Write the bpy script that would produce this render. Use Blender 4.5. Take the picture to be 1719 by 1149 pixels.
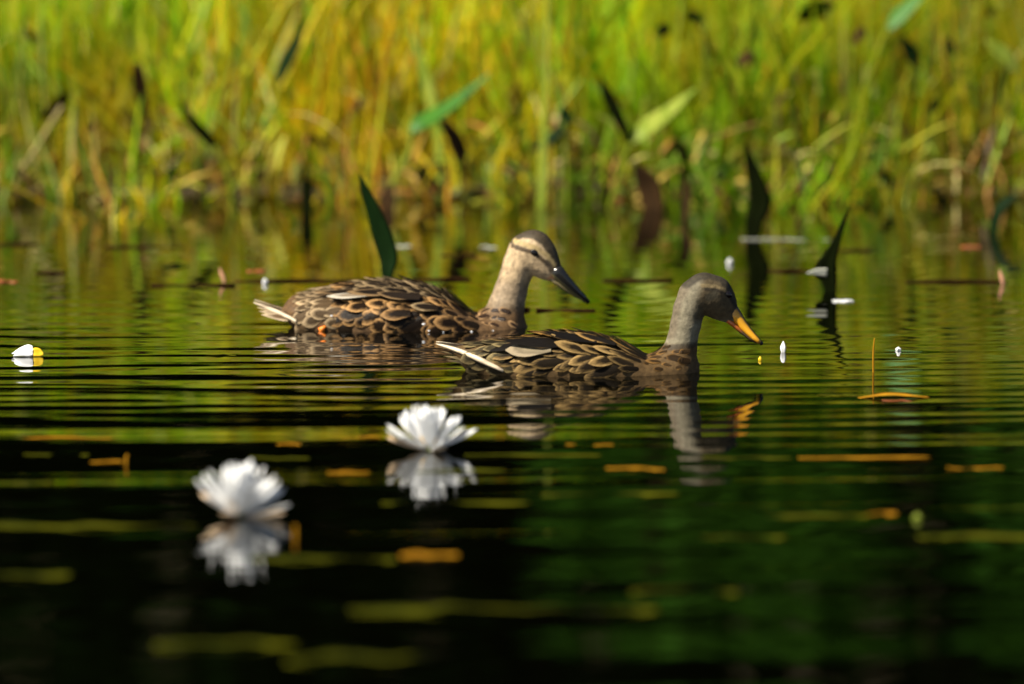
import bpy, bmesh, math, random
import numpy as np
from mathutils import Vector, Matrix, noise
from mathutils.bvhtree import BVHTree

for _o in list(bpy.data.objects):
    bpy.data.objects.remove(_o, do_unlink=True)
scene = bpy.context.scene
C = scene.collection
rng = random.Random(11)
R = math.radians

# ------------------------------------------------------------------ camera
CAM_H = 1.3
FPX = 12133.0                      # focal length in photograph pixels (1719 wide)
TANP = (574.5 + 678.0) / FPX       # horizon lies 678 px above the frame
PITCH = math.atan(TANP)
cam_d = bpy.data.cameras.new('camera')
cam = bpy.data.objects.new('camera', cam_d)
C.objects.link(cam)
cam.location = (0, 0, CAM_H)
cam.rotation_euler = (math.pi / 2 - PITCH, 0, 0)
cam_d.sensor_width = 36.0
cam_d.lens = FPX * 36.0 / 1719.0
cam_d.clip_start = 0.1
cam_d.clip_end = 600
cam_d.dof.use_dof = True
cam_d.dof.focus_distance = 12.35
cam_d.dof.aperture_fstop = 2.5
cam_d.dof.aperture_blades = 9
scene.camera = cam

# ------------------------------------------------------------------ light
SUN_DIR = Vector((-0.80, -0.46, 0.98)).normalized()      # towards the sun
SUN_EL = math.asin(SUN_DIR.z)
SUN_AZ = math.atan2(SUN_DIR.x, SUN_DIR.y)
world = bpy.data.worlds.new('World')
scene.world = world
world.use_nodes = True
_nt = world.node_tree
_nt.nodes.clear()
_out = _nt.nodes.new('ShaderNodeOutputWorld')
_bg = _nt.nodes.new('ShaderNodeBackground')
_sky = _nt.nodes.new('ShaderNodeTexSky')
_sky.sky_type = 'NISHITA'
_sky.sun_disc = False
_sky.sun_elevation = SUN_EL
_sky.sun_rotation = SUN_AZ
_bg.inputs['Strength'].default_value = 0.05
_nt.links.new(_sky.outputs[0], _bg.inputs[0])
_nt.links.new(_bg.outputs[0], _out.inputs[0])
sun_d = bpy.data.lights.new('sun', 'SUN')
sun_d.energy = 5.0
sun_d.angle = R(0.53)
sun_d.color = (1.0, 0.92, 0.77)
sun = bpy.data.objects.new('sun', sun_d)
C.objects.link(sun)
sun.rotation_euler = (-SUN_DIR).to_track_quat('-Z', 'Y').to_euler()
sun.location = (-6, 0, 12)

scene.view_settings.view_transform = 'Standard'
scene.view_settings.look = 'None'
scene.view_settings.gamma = 1.0
scene.view_settings.exposure = 1.1
scene.view_settings.use_curve_mapping = False
scene.render.engine = 'CYCLES'
scene.cycles.use_denoising = True
scene.cycles.max_bounces = 6
scene.cycles.diffuse_bounces = 2
scene.cycles.glossy_bounces = 3
scene.cycles.transmission_bounces = 4
scene.cycles.sample_clamp_indirect = 6.0

# ------------------------------------------------------------------ helpers
def ray(px, py):
    dx = (px - 859.5) / FPX
    dv = (574.5 - py) / FPX
    cp, sp = math.cos(PITCH), math.sin(PITCH)
    return Vector((dx, cp + dv * sp, -sp + dv * cp))

def on_water(px, py, z=0.0):
    d = ray(px, py)
    t = (z - CAM_H) / d.z
    return Vector((d.x * t, d.y * t, z))

def at(px, py, Y):
    d = ray(px, py)
    t = Y / d.y
    return Vector((d.x * t, Y, CAM_H + d.z * t))

def px_m(Y):                       # metres per photograph pixel at depth Y
    return Y / FPX

def tag(o, label=None, cat=None, group=None, kind=None):
    if label: o['label'] = label
    if cat: o['category'] = cat
    if group: o['group'] = group
    if kind: o['kind'] = kind
    return o

def mesh_obj(name, verts, faces, mat=None, parent=None, smooth=True, data=None):
    if data is None:
        me = bpy.data.meshes.new(name)
        me.from_pydata([tuple(v) for v in verts], [], faces)
        me.update()
        if smooth:
            me.polygons.foreach_set('use_smooth', [True] * len(me.polygons))
        if mat: me.materials.append(mat)
    else:
        me = data
    o = bpy.data.objects.new(name, me)
    C.objects.link(o)
    if parent: o.parent = parent
    return o

def empty(name, loc):
    o = bpy.data.objects.new(name, None)
    o.empty_display_size = 0.05
    C.objects.link(o)
    o.location = loc
    return o

def set_vcol(me, cols, name='Col'):
    a = me.color_attributes.new(name, 'FLOAT_COLOR', 'POINT')
    arr = np.ones((len(me.vertices), 4), dtype=np.float32)
    arr[:, :3] = cols
    a.data.foreach_set('color', arr.ravel())

# ------------------------------------------------------------------ materials
def new_mat(name):
    m = bpy.data.materials.new(name)
    m.use_nodes = True
    nt = m.node_tree
    b = nt.nodes['Principled BSDF']
    return m, nt, b

def N(nt, t, **kw):
    n = nt.nodes.new(t)
    for k, v in kw.items():
        setattr(n, k, v)
    return n

def noise_ramp(nt, scale, stops, detail=4, vec=None, rough=0.55):
    tc = N(nt, 'ShaderNodeTexCoord')
    tx = N(nt, 'ShaderNodeTexNoise')
    tx.inputs['Scale'].default_value = scale
    tx.inputs['Detail'].default_value = detail
    tx.inputs['Roughness'].default_value = rough
    if vec is None:
        nt.links.new(tc.outputs['Object'], tx.inputs['Vector'])
    else:
        mp = N(nt, 'ShaderNodeMapping')
        mp.inputs['Scale'].default_value = vec
        nt.links.new(tc.outputs['Object'], mp.inputs['Vector'])
        nt.links.new(mp.outputs[0], tx.inputs['Vector'])
    cr = N(nt, 'ShaderNodeValToRGB')
    el = cr.color_ramp.elements
    while len(el) < len(stops):
        el.new(0.5)
    for e, (p, c) in zip(el, stops):
        e.position = p
        e.color = (c[0], c[1], c[2], 1)
    nt.links.new(tx.outputs['Fac'], cr.inputs['Fac'])
    return tx, cr

def bump(nt, b, src, strength, dist):
    bp = N(nt, 'ShaderNodeBump')
    bp.inputs['Strength'].default_value = strength
    bp.inputs['Distance'].default_value = dist
    nt.links.new(src, bp.inputs['Height'])
    nt.links.new(bp.outputs[0], b.inputs['Normal'])

def add_translucent(nt, b, colour_socket, fac, tint=(1, 1, 1)):
    out = [n for n in nt.nodes if n.type == 'OUTPUT_MATERIAL'][0]
    tr = N(nt, 'ShaderNodeBsdfTranslucent')
    mx = N(nt, 'ShaderNodeMixShader')
    mx.inputs[0].default_value = fac
    if colour_socket is not None:
        nt.links.new(colour_socket, tr.inputs['Color'])
    else:
        tr.inputs['Color'].default_value = (*tint, 1)
    nt.links.new(b.outputs[0], mx.inputs[1])
    nt.links.new(tr.outputs[0], mx.inputs[2])
    nt.links.new(mx.outputs[0], out.inputs['Surface'])

def leafy(name, c1, c2, scale=30, rough=0.45, trans=0.25, vec=(1, 1, 0.3), spec=0.4):
    m, nt, b = new_mat(name)
    tx, cr = noise_ramp(nt, scale, [(0.3, c1), (0.7, c2)], vec=vec)
    nt.links.new(cr.outputs[0], b.inputs['Base Color'])
    b.inputs['Roughness'].default_value = rough
    b.inputs['Specular IOR Level'].default_value = spec
    if trans: add_translucent(nt, b, cr.outputs[0], trans)
    return m

def vcol_mat(name, rough=0.6, trans=0.0, mottle=None, spec=0.3, bump_s=0.0, bscale=150, bvec=None):
    m, nt, b = new_mat(name)
    at_ = N(nt, 'ShaderNodeVertexColor', layer_name='Col')
    src = at_.outputs['Color']
    tx = None
    if mottle:
        sc, lo, hi, vec = mottle
        tx, cr = noise_ramp(nt, sc, [(0.3, (lo,) * 3), (0.72, (hi,) * 3)], vec=vec)
        mx = N(nt, 'ShaderNodeMix', data_type='RGBA', blend_type='MULTIPLY')
        mx.inputs['Factor'].default_value = 1.0
        nt.links.new(src, mx.inputs['A'])
        nt.links.new(cr.outputs[0], mx.inputs['B'])
        src = mx.outputs['Result']
        if bump_s:
            bump(nt, b, tx.outputs['Fac'], bump_s, 0.004)
    nt.links.new(src, b.inputs['Base Color'])
    b.inputs['Roughness'].default_value = rough
    b.inputs['Specular IOR Level'].default_value = spec
    if trans: add_translucent(nt, b, src, trans)
    return m

# water: dark, tannin-stained pond with a clean mirror surface
M_water, nt, b = new_mat('pond_water')
b.inputs['Base Color'].default_value = (0.0006, 0.0007, 0.0002, 1)
b.inputs['Roughness'].default_value = 0.03
b.inputs['IOR'].default_value = 1.50
b.inputs['Specular IOR Level'].default_value = 0.75

M_ground, nt, b = new_mat('mud')
tx, cr = noise_ramp(nt, 6, [(0.3, (0.03, 0.02, 0.006)), (0.7, (0.085, 0.06, 0.014))])
nt.links.new(cr.outputs[0], b.inputs['Base Color'])
b.inputs['Roughness'].default_value = 0.9
bump(nt, b, tx.outputs['Fac'], 0.6, 0.03)

M_grass = vcol_mat('grass_blades', rough=0.5, trans=0.42, spec=0.15)
M_litter = vcol_mat('dead_leaf_litter', rough=0.6, trans=0.1)
M_leaf_dark = leafy('leaf_dark_green', (0.0025, 0.008, 0.0015), (0.005, 0.018, 0.003), rough=0.6, trans=0.04, spec=0.04)
M_leaf_green = leafy('leaf_green', (0.022, 0.10, 0.003), (0.05, 0.18, 0.006), rough=0.5, trans=0.25, spec=0.25)
M_leaf_pale = leafy('leaf_pale', (0.14, 0.22, 0.01), (0.34, 0.38, 0.06), rough=0.5, trans=0.3, spec=0.15)
M_leaf_brown = leafy('leaf_dead_brown', (0.014, 0.007, 0.002), (0.045, 0.021, 0.005), rough=0.8, trans=0.05, spec=0.1)
M_leaf_black = leafy('leaf_black_green', (0.003, 0.004, 0.0015), (0.006, 0.009, 0.002), rough=0.8, trans=0.0, spec=0.0)  # near-black green for the darkest leaves
M_stem = leafy('plant_stem', (0.09, 0.13, 0.006), (0.20, 0.23, 0.015), rough=0.6, trans=0.1, spec=0.08)
M_stem_tan = leafy('dry_stem', (0.22, 0.18, 0.05), (0.36, 0.29, 0.10), rough=0.6, trans=0.1)
M_orange = leafy('dead_blade_orange', (0.20, 0.085, 0.003), (0.52, 0.25, 0.012), scale=18, vec=(1, 1, 1), rough=0.6, trans=0.15, spec=0.06)
M_olive = leafy('strand_olive', (0.010, 0.015, 0.001), (0.105, 0.105, 0.004), scale=9, vec=(1, 1, 1), rough=0.7, trans=0.1, spec=0.03)  # mottled olive for thin strips on the water
M_twig = leafy('wet_twig', (0.010, 0.005, 0.002), (0.032, 0.014, 0.004), rough=0.8, trans=0, spec=0.02)
M_rust = leafy('rusty_leaf', (0.16, 0.035, 0.008), (0.32, 0.09, 0.02), rough=0.5, trans=0.1)
M_straw = leafy('pale_straw', (0.45, 0.45, 0.36), (0.7, 0.72, 0.62), rough=0.4, trans=0.1)
M_pink = leafy('pink_sepal', (0.55, 0.25, 0.14), (0.75, 0.42, 0.26), rough=0.45, trans=0.2)

M_petal, nt, b = new_mat('lily_petal')
tx, cr = noise_ramp(nt, 60, [(0.3, (0.88, 0.89, 0.90)), (0.7, (0.94, 0.94, 0.93))], vec=(1, 1, 0.2))
nt.links.new(cr.outputs[0], b.inputs['Base Color'])
b.inputs['Roughness'].default_value = 0.45
add_translucent(nt, b, cr.outputs[0], 0.28)
M_sepal = leafy('lily_sepal', (0.55, 0.38, 0.24), (0.72, 0.55, 0.36), rough=0.5, trans=0.2)
M_stamen = leafy('lily_stamen', (0.75, 0.42, 0.02), (0.85, 0.55, 0.05), rough=0.5, trans=0.1)
M_yellow = leafy('yellow_petal', (0.80, 0.48, 0.01), (0.85, 0.60, 0.02), rough=0.45, trans=0.2)

M_eye, nt, b = new_mat('eye')
b.inputs['Base Color'].default_value = (0.006, 0.004, 0.003, 1)
b.inputs['Roughness'].default_value = 0.06
M_foot, nt, b = new_mat('orange_foot')
b.inputs['Base Color'].default_value = (0.75, 0.20, 0.02, 1)
b.inputs['Roughness'].default_value = 0.4
M_bark = leafy('bark', (0.008, 0.006, 0.003), (0.02, 0.014, 0.008), scale=8, rough=0.9, trans=0, spec=0.0)
M_conifer = leafy('conifer_needles', (0.002, 0.005, 0.0012), (0.005, 0.012, 0.002), scale=3, vec=(1, 1, 1), rough=0.8, trans=0.0, spec=0.0)
M_shrub = leafy('shrub_leaves', (0.012, 0.05, 0.002), (0.03, 0.085, 0.004), scale=3, vec=(1, 1, 1), rough=0.7, trans=0.2, spec=0.05)

# ------------------------------------------------------------------ ribbons: leaves, petals, blades
def ribbon(name, pts, widths, side, mat, parent=None, thick=0.0012, camber=0.0, taper_end=True):
    """closed lens-section strip along pts; side = one vector or a list of width directions"""
    n = len(pts)
    V, F = [], []
    for i in range(n):
        p = Vector(pts[i])
        s = Vector(side[i] if isinstance(side, list) else side).normalized()
        t = (Vector(pts[min(i + 1, n - 1)]) - Vector(pts[max(i - 1, 0)])).normalized()
        nn = s.cross(t)
        if nn.length < 1e-6: nn = Vector((0, 0, 1))
        nn.normalize()
        w = max(widths[i], 0.0004) * 0.5
        mid = p + nn * (camber * w)
        q = p + nn * (camber * w * 0.55)
        V += [p - s * w, q - s * w * 0.5 + nn * thick * 0.4, mid + nn * thick * 0.5, q + s * w * 0.5 + nn * thick * 0.4, p + s * w,
              q + s * w * 0.5 - nn * thick * 0.4, mid - nn * thick * 0.5, q - s * w * 0.5 - nn * thick * 0.4]
    for i in range(n - 1):
        a, b_ = i * 8, (i + 1) * 8
        for k in range(8):
            F.append((a + k, a + (k + 1) % 8, b_ + (k + 1) % 8, b_ + k))
    F.append(tuple(range(7, -1, -1)))
    F.append(tuple((n - 1) * 8 + k for k in range(8)))
    return mesh_obj(name, V, F, mat, parent)

def tube(name, pts, radii, mat, parent=None, seg=7):
    V, F = [], []
    n = len(pts)
    for i in range(n):
        p = Vector(pts[i])
        t = (Vector(pts[min(i + 1, n - 1)]) - Vector(pts[max(i - 1, 0)])).normalized()
        u = t.cross(Vector((0.13, 1, 0.2))).normalized()
        v = t.cross(u).normalized()
        r = radii[i] if isinstance(radii, (list, tuple)) else radii
        for k in range(seg):
            a = 2 * math.pi * k / seg
            V.append(p + u * math.cos(a) * r + v * math.sin(a) * r)
    for i in range(n - 1):
        for k in range(seg):
            a, b_ = i * seg, (i + 1) * seg
            F.append((a + k, a + (k + 1) % seg, b_ + (k + 1) % seg, b_ + k))
    F.append(tuple(range(seg - 1, -1, -1)))
    F.append(tuple((n - 1) * seg + k for k in range(seg)))
    return mesh_obj(name, V, F, mat, parent)

def smooth_path(pts, vals, per=5):
    """Catmull-Rom through points, with values alongside"""
    P = [Vector(p) for p in pts]
    out, ov = [], []
    n = len(P)
    for i in range(n - 1):
        p0, p1, p2, p3 = P[max(i - 1, 0)], P[i], P[i + 1], P[min(i + 2, n - 1)]
        v0, v1, v2, v3 = vals[max(i - 1, 0)], vals[i], vals[i + 1], vals[min(i + 2, n - 1)]
        for k in range(per):
            t = k / per
            f = lambda a, b_, c, d: 0.5 * (2 * b_ + (c - a) * t + (2 * a - 5 * b_ + 4 * c - d) * t * t + (3 * b_ - a - 3 * c + d) * t ** 3)
            out.append(f(p0, p1, p2, p3)); ov.append(max(0.0, f(v0, v1, v2, v3)))
    out.append(P[-1]); ov.append(vals[-1])
    return out, ov

# ------------------------------------------------------------------ water
DUCK_A = on_water(655, 557) + Vector((0, 0.085, 0))      # hen with dark bill
DUCK_B = on_water(950, 632) + Vector((0, 0.085, 0))      # orange-billed duck

def axis(lo, hi, dlo, dhi, step, grow=1.35):
    core = list(np.arange(dlo, dhi + 1e-6, step))
    a, s = [], step
    x = dlo
    while x > lo:
        s *= grow; x -= s; a.append(max(x, lo))
    b_, s, x = [], step, dhi
    while x < hi:
        s *= grow; x += s; b_.append(min(x, hi))
    return np.array(a[::-1] + core + b_)

def water_height(X, Y):
    rs = np.random.RandomState(5)
    sm = lambda e0, e1, v: (lambda t: t * t * (3 - 2 * t))(np.clip((v - e0) / (e1 - e0), 0, 1))
    H = np.zeros_like(X)
    # duck ripples: a belt from the ducks towards the camera, stronger on the left where they swam
    belt = (0.22 * sm(9.6, 10.6, Y) + 0.78 * sm(10.7, 12.0, Y)) * (1 - sm(12.8, 14.0, Y))
    belt = belt * (0.72 + 0.28 * np.sin(X * 2.1 + Y * 3.3 + 1.0) * np.sin(X * 0.9 - Y * 5.1))
    side = 0.34 + 0.66 * (1 - sm(-0.7, 0.45, X))
    env_mid = belt * side
    for k in range(22):
        lam = rs.uniform(0.04, 0.24)
        ang = rs.normal(0, 0.20)
        kx, ky = math.sin(ang) * 2 * math.pi / lam, math.cos(ang) * 2 * math.pi / lam
        ph = rs.uniform(0, 6.28)
        sl = 0.0105 * rs.uniform(0.5, 1.2)
        mod = 0.5 + 0.5 * np.sin(X * rs.uniform(2, 8) + Y * rs.uniform(-3, 3) + rs.uniform(0, 6)) * np.sin(X * rs.uniform(0.5, 3) + Y * rs.uniform(1, 5) + rs.uniform(0, 6))
        H += env_mid * mod * sl / math.hypot(kx, ky) * np.sin(kx * X + ky * Y + ph)
    # rings spreading from each bird
    for (cx, cy, amp) in ((DUCK_A.x, DUCK_A.y, 0.009), (DUCK_B.x, DUCK_B.y, 0.008), (DUCK_B.x + 0.33, DUCK_B.y, 0.008)):
        r = np.sqrt(((X - cx) * 0.55) ** 2 + (Y - cy) ** 2)
        k0 = 2 * math.pi / 0.115
        H += amp / k0 * np.exp(-r / 0.6) * np.sin(k0 * r + 0.8 * np.sin(X * 5 + Y * 3)) * sm(0.05, 0.2, r) * (1 - sm(2.0, 3.0, r))
    # slow swell in the calm foreground, slight tremble by the bank
    fore = 1 - sm(10.9, 11.8, Y)
    for k in range(9):
        lam = rs.uniform(0.22, 0.7)
        ang = rs.normal(0, 0.16)
        kx, ky = math.sin(ang) * 2 * math.pi / lam, math.cos(ang) * 2 * math.pi / lam
        mod = 0.5 + 0.5 * np.sin(X * rs.uniform(1.0, 4) + Y * rs.uniform(-2, 2) + rs.uniform(0, 6))
        H += fore * mod * 0.0058 / math.hypot(kx, ky) * np.sin(kx * X + ky * Y + rs.uniform(0, 6.28))
    for k in range(8):
        lam = rs.uniform(0.05, 0.16)
        ang = rs.normal(0, 0.25)
        kx, ky = math.sin(ang) * 2 * math.pi / lam, math.cos(ang) * 2 * math.pi / lam
        H += 0.0028 / math.hypot(kx, ky) * np.sin(kx * X + ky * Y + rs.uniform(0, 6.28))
    return H

xs = axis(-60, 60, -1.35, 1.35, 0.03)
ys = axis(-20, 16.9, 8.2, 15.9, 0.008)
XX, YY = np.meshgrid(xs, ys, indexing='ij')
fade = ((np.abs(XX) < 1.6) & (YY > 8.0) & (YY < 16.2)).astype(float)
ZZ = water_height(XX, YY) * fade
nx, ny = XX.shape
Vw = np.stack([XX, YY, ZZ], -1).reshape(-1, 3)
ii, jj = np.meshgrid(np.arange(nx - 1), np.arange(ny - 1), indexing='ij')
base = (ii * ny + jj).ravel()
Fw = np.stack([base, base + ny, base + ny + 1, base + 1], -1)
me = bpy.data.meshes.new('pond_water')
me.vertices.add(len(Vw)); me.vertices.foreach_set('co', Vw.ravel())
me.loops.add(Fw.size); me.loops.foreach_set('vertex_index', Fw.ravel())
me.polygons.add(len(Fw))
me.polygons.foreach_set('loop_start', np.arange(0, Fw.size, 4))
me.polygons.foreach_set('use_smooth', np.ones(len(Fw), dtype=bool))
me.update(); me.validate()
me.materials.append(M_water)
water = bpy.data.objects.new('pond_water', me)
C.objects.link(water)
tag(water, 'dark rippled pond water', kind='structure')

# ------------------------------------------------------------------ ground: pond bed, marsh bank, hill added to hide sky from reflections
def ground_z(x, y):
    shore = 15.72 + 0.34 * noise.noise(Vector((x * 0.8, 3.1, 0))) + 0.08 * noise.noise(Vector((x * 3.0, 7.7, 0)))
    d = y - shore
    if d < 0:
        z = max(-0.9, d * 0.35)
    else:
        z = min(d * 0.09, 0.10 + 0.012 * d)
    if d > 0:
        z += 0.02 * noise.noise(Vector((x * 2.2, y * 2.2, 1))) * min(1, d * 2)
    if y > 30:  # unseen rise, added so reflections meet dark ground instead of bright sky
        z += (y - 30) * 0.22 * min(1.0, (y - 30) / 15.0)
    return z
gx = axis(-160, 160, -3, 3, 0.12, 1.3)
gy = axis(-30, 220, 15.0, 20, 0.1, 1.25)
V = [(x, y, ground_z(x, y)) for x in gx for y in gy]
m_ = len(gy)
F = [(i * m_ + j, (i + 1) * m_ + j, (i + 1) * m_ + j + 1, i * m_ + j + 1) for i in range(len(gx) - 1) for j in range(m_ - 1)]
g = mesh_obj('ground', V, F, M_ground)
tag(g, 'muddy marsh bank and pond bed', kind='structure')

# ------------------------------------------------------------------ marsh grass
def build_grass():
    r = random.Random(3)
    V, F, COL = [], [], []
    PAL = [((0.32, 0.33, 0.003), 6), ((0.17, 0.31, 0.003), 6.5), ((0.40, 0.30, 0.003), 3.0), ((0.09, 0.22, 0.003), 3.0),
           ((0.42, 0.20, 0.006), 1.1), ((0.52, 0.46, 0.13), 0.8), ((0.10, 0.05, 0.008), 1.1), ((0.28, 0.44, 0.10), 0.8)]
    def blade(x, y, h, w, lean, az, col, bend):
        z0 = max(-0.05, ground_z(x, y) - 0.02)
        b0 = len(V)
        n = 5
        ca, sa = math.cos(az), math.sin(az)
        fa = r.uniform(0, math.pi)
        sx, sy = math.cos(fa), math.sin(fa) * 0.6
        for i in range(n):
            t = i / (n - 1)
            off = lean * t + bend * t * t
            zz = z0 + h * (t - 0.35 * max(0, bend / h) * t ** 3)
            px_, py_ = x + ca * off, y + sa * off
            ww = w * 0.5 * (0.75 + 0.5 * t if t < 0.5 else (1 - t) * 2 * 1.0 + 0.02)
            V.append((px_ - sx * ww, py_ - sy * ww, zz))
            V.append((px_ - sy * ww * 0.35, py_ + sx * ww * 0.35, zz))
            V.append((px_ + sx * ww, py_ + sy * ww, zz))
            k = (0.85 + 0.3 * t) * (1.0 + 0.75 * noise.noise(Vector((px_ * 5.0, py_ * 2.0, zz * 5.0 + 9.0))))
            br = max(0.0, noise.noise(Vector((px_ * 4.0, py_ * 1.5, zz * 4.0 - 5.0))) - 0.18) * 1.4      # dry patches
            sh = max(0.0, 1 - t / 0.3) * 0.75            # dead brown sheath at the foot
            for _ in range(3):
                COL.append(tuple((c_ * k * (1 - br) + d_ * br) * (1 - sh) + e_ * sh for c_, d_, e_ in zip(col, (0.36, 0.27, 0.004), (0.11, 0.08, 0.012))))
        for i in range(n - 1):
            a = b0 + i * 3
            F.append((a, a + 1, a + 4, a + 3)); F.append((a + 1, a + 2, a + 5, a + 4))
    def pick(x, y):
        n1 = noise.noise(Vector((x * 1.6, y * 0.8, 5.0)))
        n2 = noise.noise(Vector((x * 2.7, y * 1.1, 15.0)))
        ws = []
        for i, (c, w) in enumerate(PAL):
            if i in (2, 4): w *= math.exp(2.2 * n1)
            if i in (1, 3): w *= math.exp(-2.0 * n1 + 0.6 * n2)
            if i == 6: w *= math.exp(1.5 * n2)
            ws.append(w)
        c = r.choices([p[0] for p in PAL], ws)[0]
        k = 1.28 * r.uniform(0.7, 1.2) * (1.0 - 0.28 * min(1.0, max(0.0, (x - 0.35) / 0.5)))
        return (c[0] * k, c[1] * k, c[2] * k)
    def scatter(n, x0, x1, y0, y1, h0, h1, w0, w1):
        for _ in range(n):
            x = r.uniform(x0, x1)
            y = y0 + (y1 - y0) * r.random()
            # loose tussocks
            tus = noise.noise(Vector((x * 3.2, y * 2.0, 40)))
            if y < 16.0 and tus < -0.1 and r.random() < 0.6: continue
            h = r.uniform(h0, h1)
            lean = r.gauss(0, 0.42) * h
            bend = abs(r.gauss(0, 0.18)) * h
            if r.random() < 0.25: bend = r.uniform(0.3, 0.9) * h
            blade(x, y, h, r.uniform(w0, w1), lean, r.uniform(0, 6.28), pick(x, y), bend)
    for _ in range(2600):                       # clumps standing out in the shallows
        x, y = r.uniform(-2.2, 2.2), r.uniform(14.95, 15.6)
        if noise.noise(Vector((x * 4.5, y * 2.5, 77))) < 0.24 + 0.5 * (15.6 - y): continue
        h = r.uniform(0.05, 0.26)
        blade(x, y, h, r.uniform(0.004, 0.012), r.gauss(0, 0.5) * h, r.uniform(0, 6.28), pick(x, y), abs(r.gauss(0, 0.4)) * h)
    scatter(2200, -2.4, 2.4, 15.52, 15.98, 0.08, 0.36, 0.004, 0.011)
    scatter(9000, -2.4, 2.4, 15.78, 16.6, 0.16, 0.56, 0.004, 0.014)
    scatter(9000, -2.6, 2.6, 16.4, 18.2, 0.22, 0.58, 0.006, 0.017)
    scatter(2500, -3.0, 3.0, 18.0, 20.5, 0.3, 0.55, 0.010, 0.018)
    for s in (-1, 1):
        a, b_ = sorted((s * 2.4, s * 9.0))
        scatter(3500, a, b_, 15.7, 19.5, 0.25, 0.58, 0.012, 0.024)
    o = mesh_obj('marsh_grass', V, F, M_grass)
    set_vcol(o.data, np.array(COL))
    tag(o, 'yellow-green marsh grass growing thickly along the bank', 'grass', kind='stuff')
build_grass()

def build_litter():
    r = random.Random(8)
    V, F, COL = [], [], []
    cols = [(0.09, 0.042, 0.008), (0.055, 0.03, 0.007), (0.15, 0.055, 0.012), (0.03, 0.02, 0.006), (0.16, 0.12, 0.02), (0.09, 0.10, 0.012)]
    for _ in range(900):
        x = r.uniform(-2.6, 2.6)
        y = r.uniform(15.55, 16.05)
        z = max(0.0, ground_z(x, y)) + r.uniform(0.002, 0.085) * r.random()
        L, W = r.uniform(0.03, 0.09), r.uniform(0.010, 0.03)
        a = r.uniform(0, 6.28); tl = r.gauss(0, 0.5)
        d = Vector((math.cos(a) * math.cos(tl), math.sin(a) * math.cos(tl), abs(math.sin(tl)))); s = Vector((-math.sin(a), math.cos(a), r.gauss(0, 0.4))).normalized()
        b0 = len(V); c = Vector((x, y, z)); up = d.cross(s) * 0.25 * W
        for (t, w) in ((-.5, .1), (-.2, .9), (.2, 1), (.5, .05)):
            V += [c + d * L * t - s * W * .5 * w, c + d * L * t + up * w, c + d * L * t + s * W * .5 * w]
        col = r.choice(cols); COL += [col] * 12
        for i in range(3):
            q = b0 + i * 3
            F.append((q, q + 1, q + 4, q + 3)); F.append((q + 1, q + 2, q + 5, q + 4))
    # a tangle of bent and broken stalks along the waterline
    cols2 = [(0.30, 0.30, 0.02), (0.16, 0.26, 0.012), (0.36, 0.24, 0.03), (0.12, 0.06, 0.012), (0.42, 0.36, 0.12), (0.06, 0.035, 0.008), (0.30, 0.12, 0.02), (0.10, 0.16, 0.01)]
    for _ in range(1100):
        x = r.uniform(-2.6, 2.6)
        y = r.uniform(15.5, 15.95)
        z = max(0.0, ground_z(x, y)) + 0.14 * r.random() ** 2
        L, W = r.uniform(0.07, 0.22), r.uniform(0.004, 0.013)
        a = r.uniform(0, 6.28); tl = r.uniform(0.15, 1.25)
        d = Vector((math.cos(a) * math.cos(tl), 0.5 * math.sin(a) * math.cos(tl), math.sin(tl))); s_ = Vector((-math.sin(a), math.cos(a), r.gauss(0, 0.6))).normalized()
        b0 = len(V); c = Vector((x, y, z)); up = d.cross(s_) * 0.3 * W
        droop = r.uniform(0.0, 0.5) * L
        for (t, w) in ((0, .7), (.35, 1), (.7, .9), (1, .1)):
            q = c + d * L * t - Vector((0, 0, droop * t * t))
            V += [q - s_ * W * .5 * w, q + up * w, q + s_ * W * .5 * w]
        col = r.choice(cols2); COL += [col] * 12
        for i in range(3):
            q = b0 + i * 3
            F.append((q, q + 1, q + 4, q + 3)); F.append((q + 1, q + 2, q + 5, q + 4))
    o = mesh_obj('leaf_litter', V, F, M_litter)
    set_vcol(o.data, np.array(COL))
    tag(o, 'tangle of dead leaves and broken stalks at the foot of the grass', 'dead leaves', kind='stuff')
build_litter()

# ------------------------------------------------------------------ trees and shrubs behind the marsh (seen as reflections)
def crown_mesh(name, seed, n, shape, size, mat):
    r = random.Random(seed)
    V, F = [], []
    for _ in range(n):
        p = shape(r)
        a, e = r.uniform(0, 6.28), r.gauss(0, 0.5)
        d = Vector((math.cos(a) * math.cos(e), math.sin(a) * math.cos(e), math.sin(e)))
        s = d.cross(Vector((r.gauss(0, 1), r.gauss(0, 1), r.gauss(0, 1)))).normalized()
        L = size * r.uniform(0.6, 1.4); W = L * 0.45
        b0 = len(V)
        V += [p - d * L * .5, p - s * W * .5 + d.cross(s) * W * .12, p + d * L * .5, p + s * W * .5 + d.cross(s) * W * .12]
        F.append((b0, b0 + 1, b0 + 2, b0 + 3))
    me = bpy.data.meshes.new(name)
    me.from_pydata([tuple(v) for v in V], [], F); me.update()
    me.materials.append(mat)
    return me

def conifer_shape(H, Rm):
    def f(r):
        t = r.random() ** 0.8
        whorl = 0.75 + 0.35 * math.sin(t * 40)
        rad = Rm * (1 - t) ** 0.85 * whorl * math.sqrt(r.uniform(0.15, 1))
        a = r.uniform(0, 6.28)
        return Vector((math.cos(a) * rad, math.sin(a) * rad, 0.25 + t * (H - 0.25) - 0.25 * rad * 0.5))
    return f

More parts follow.
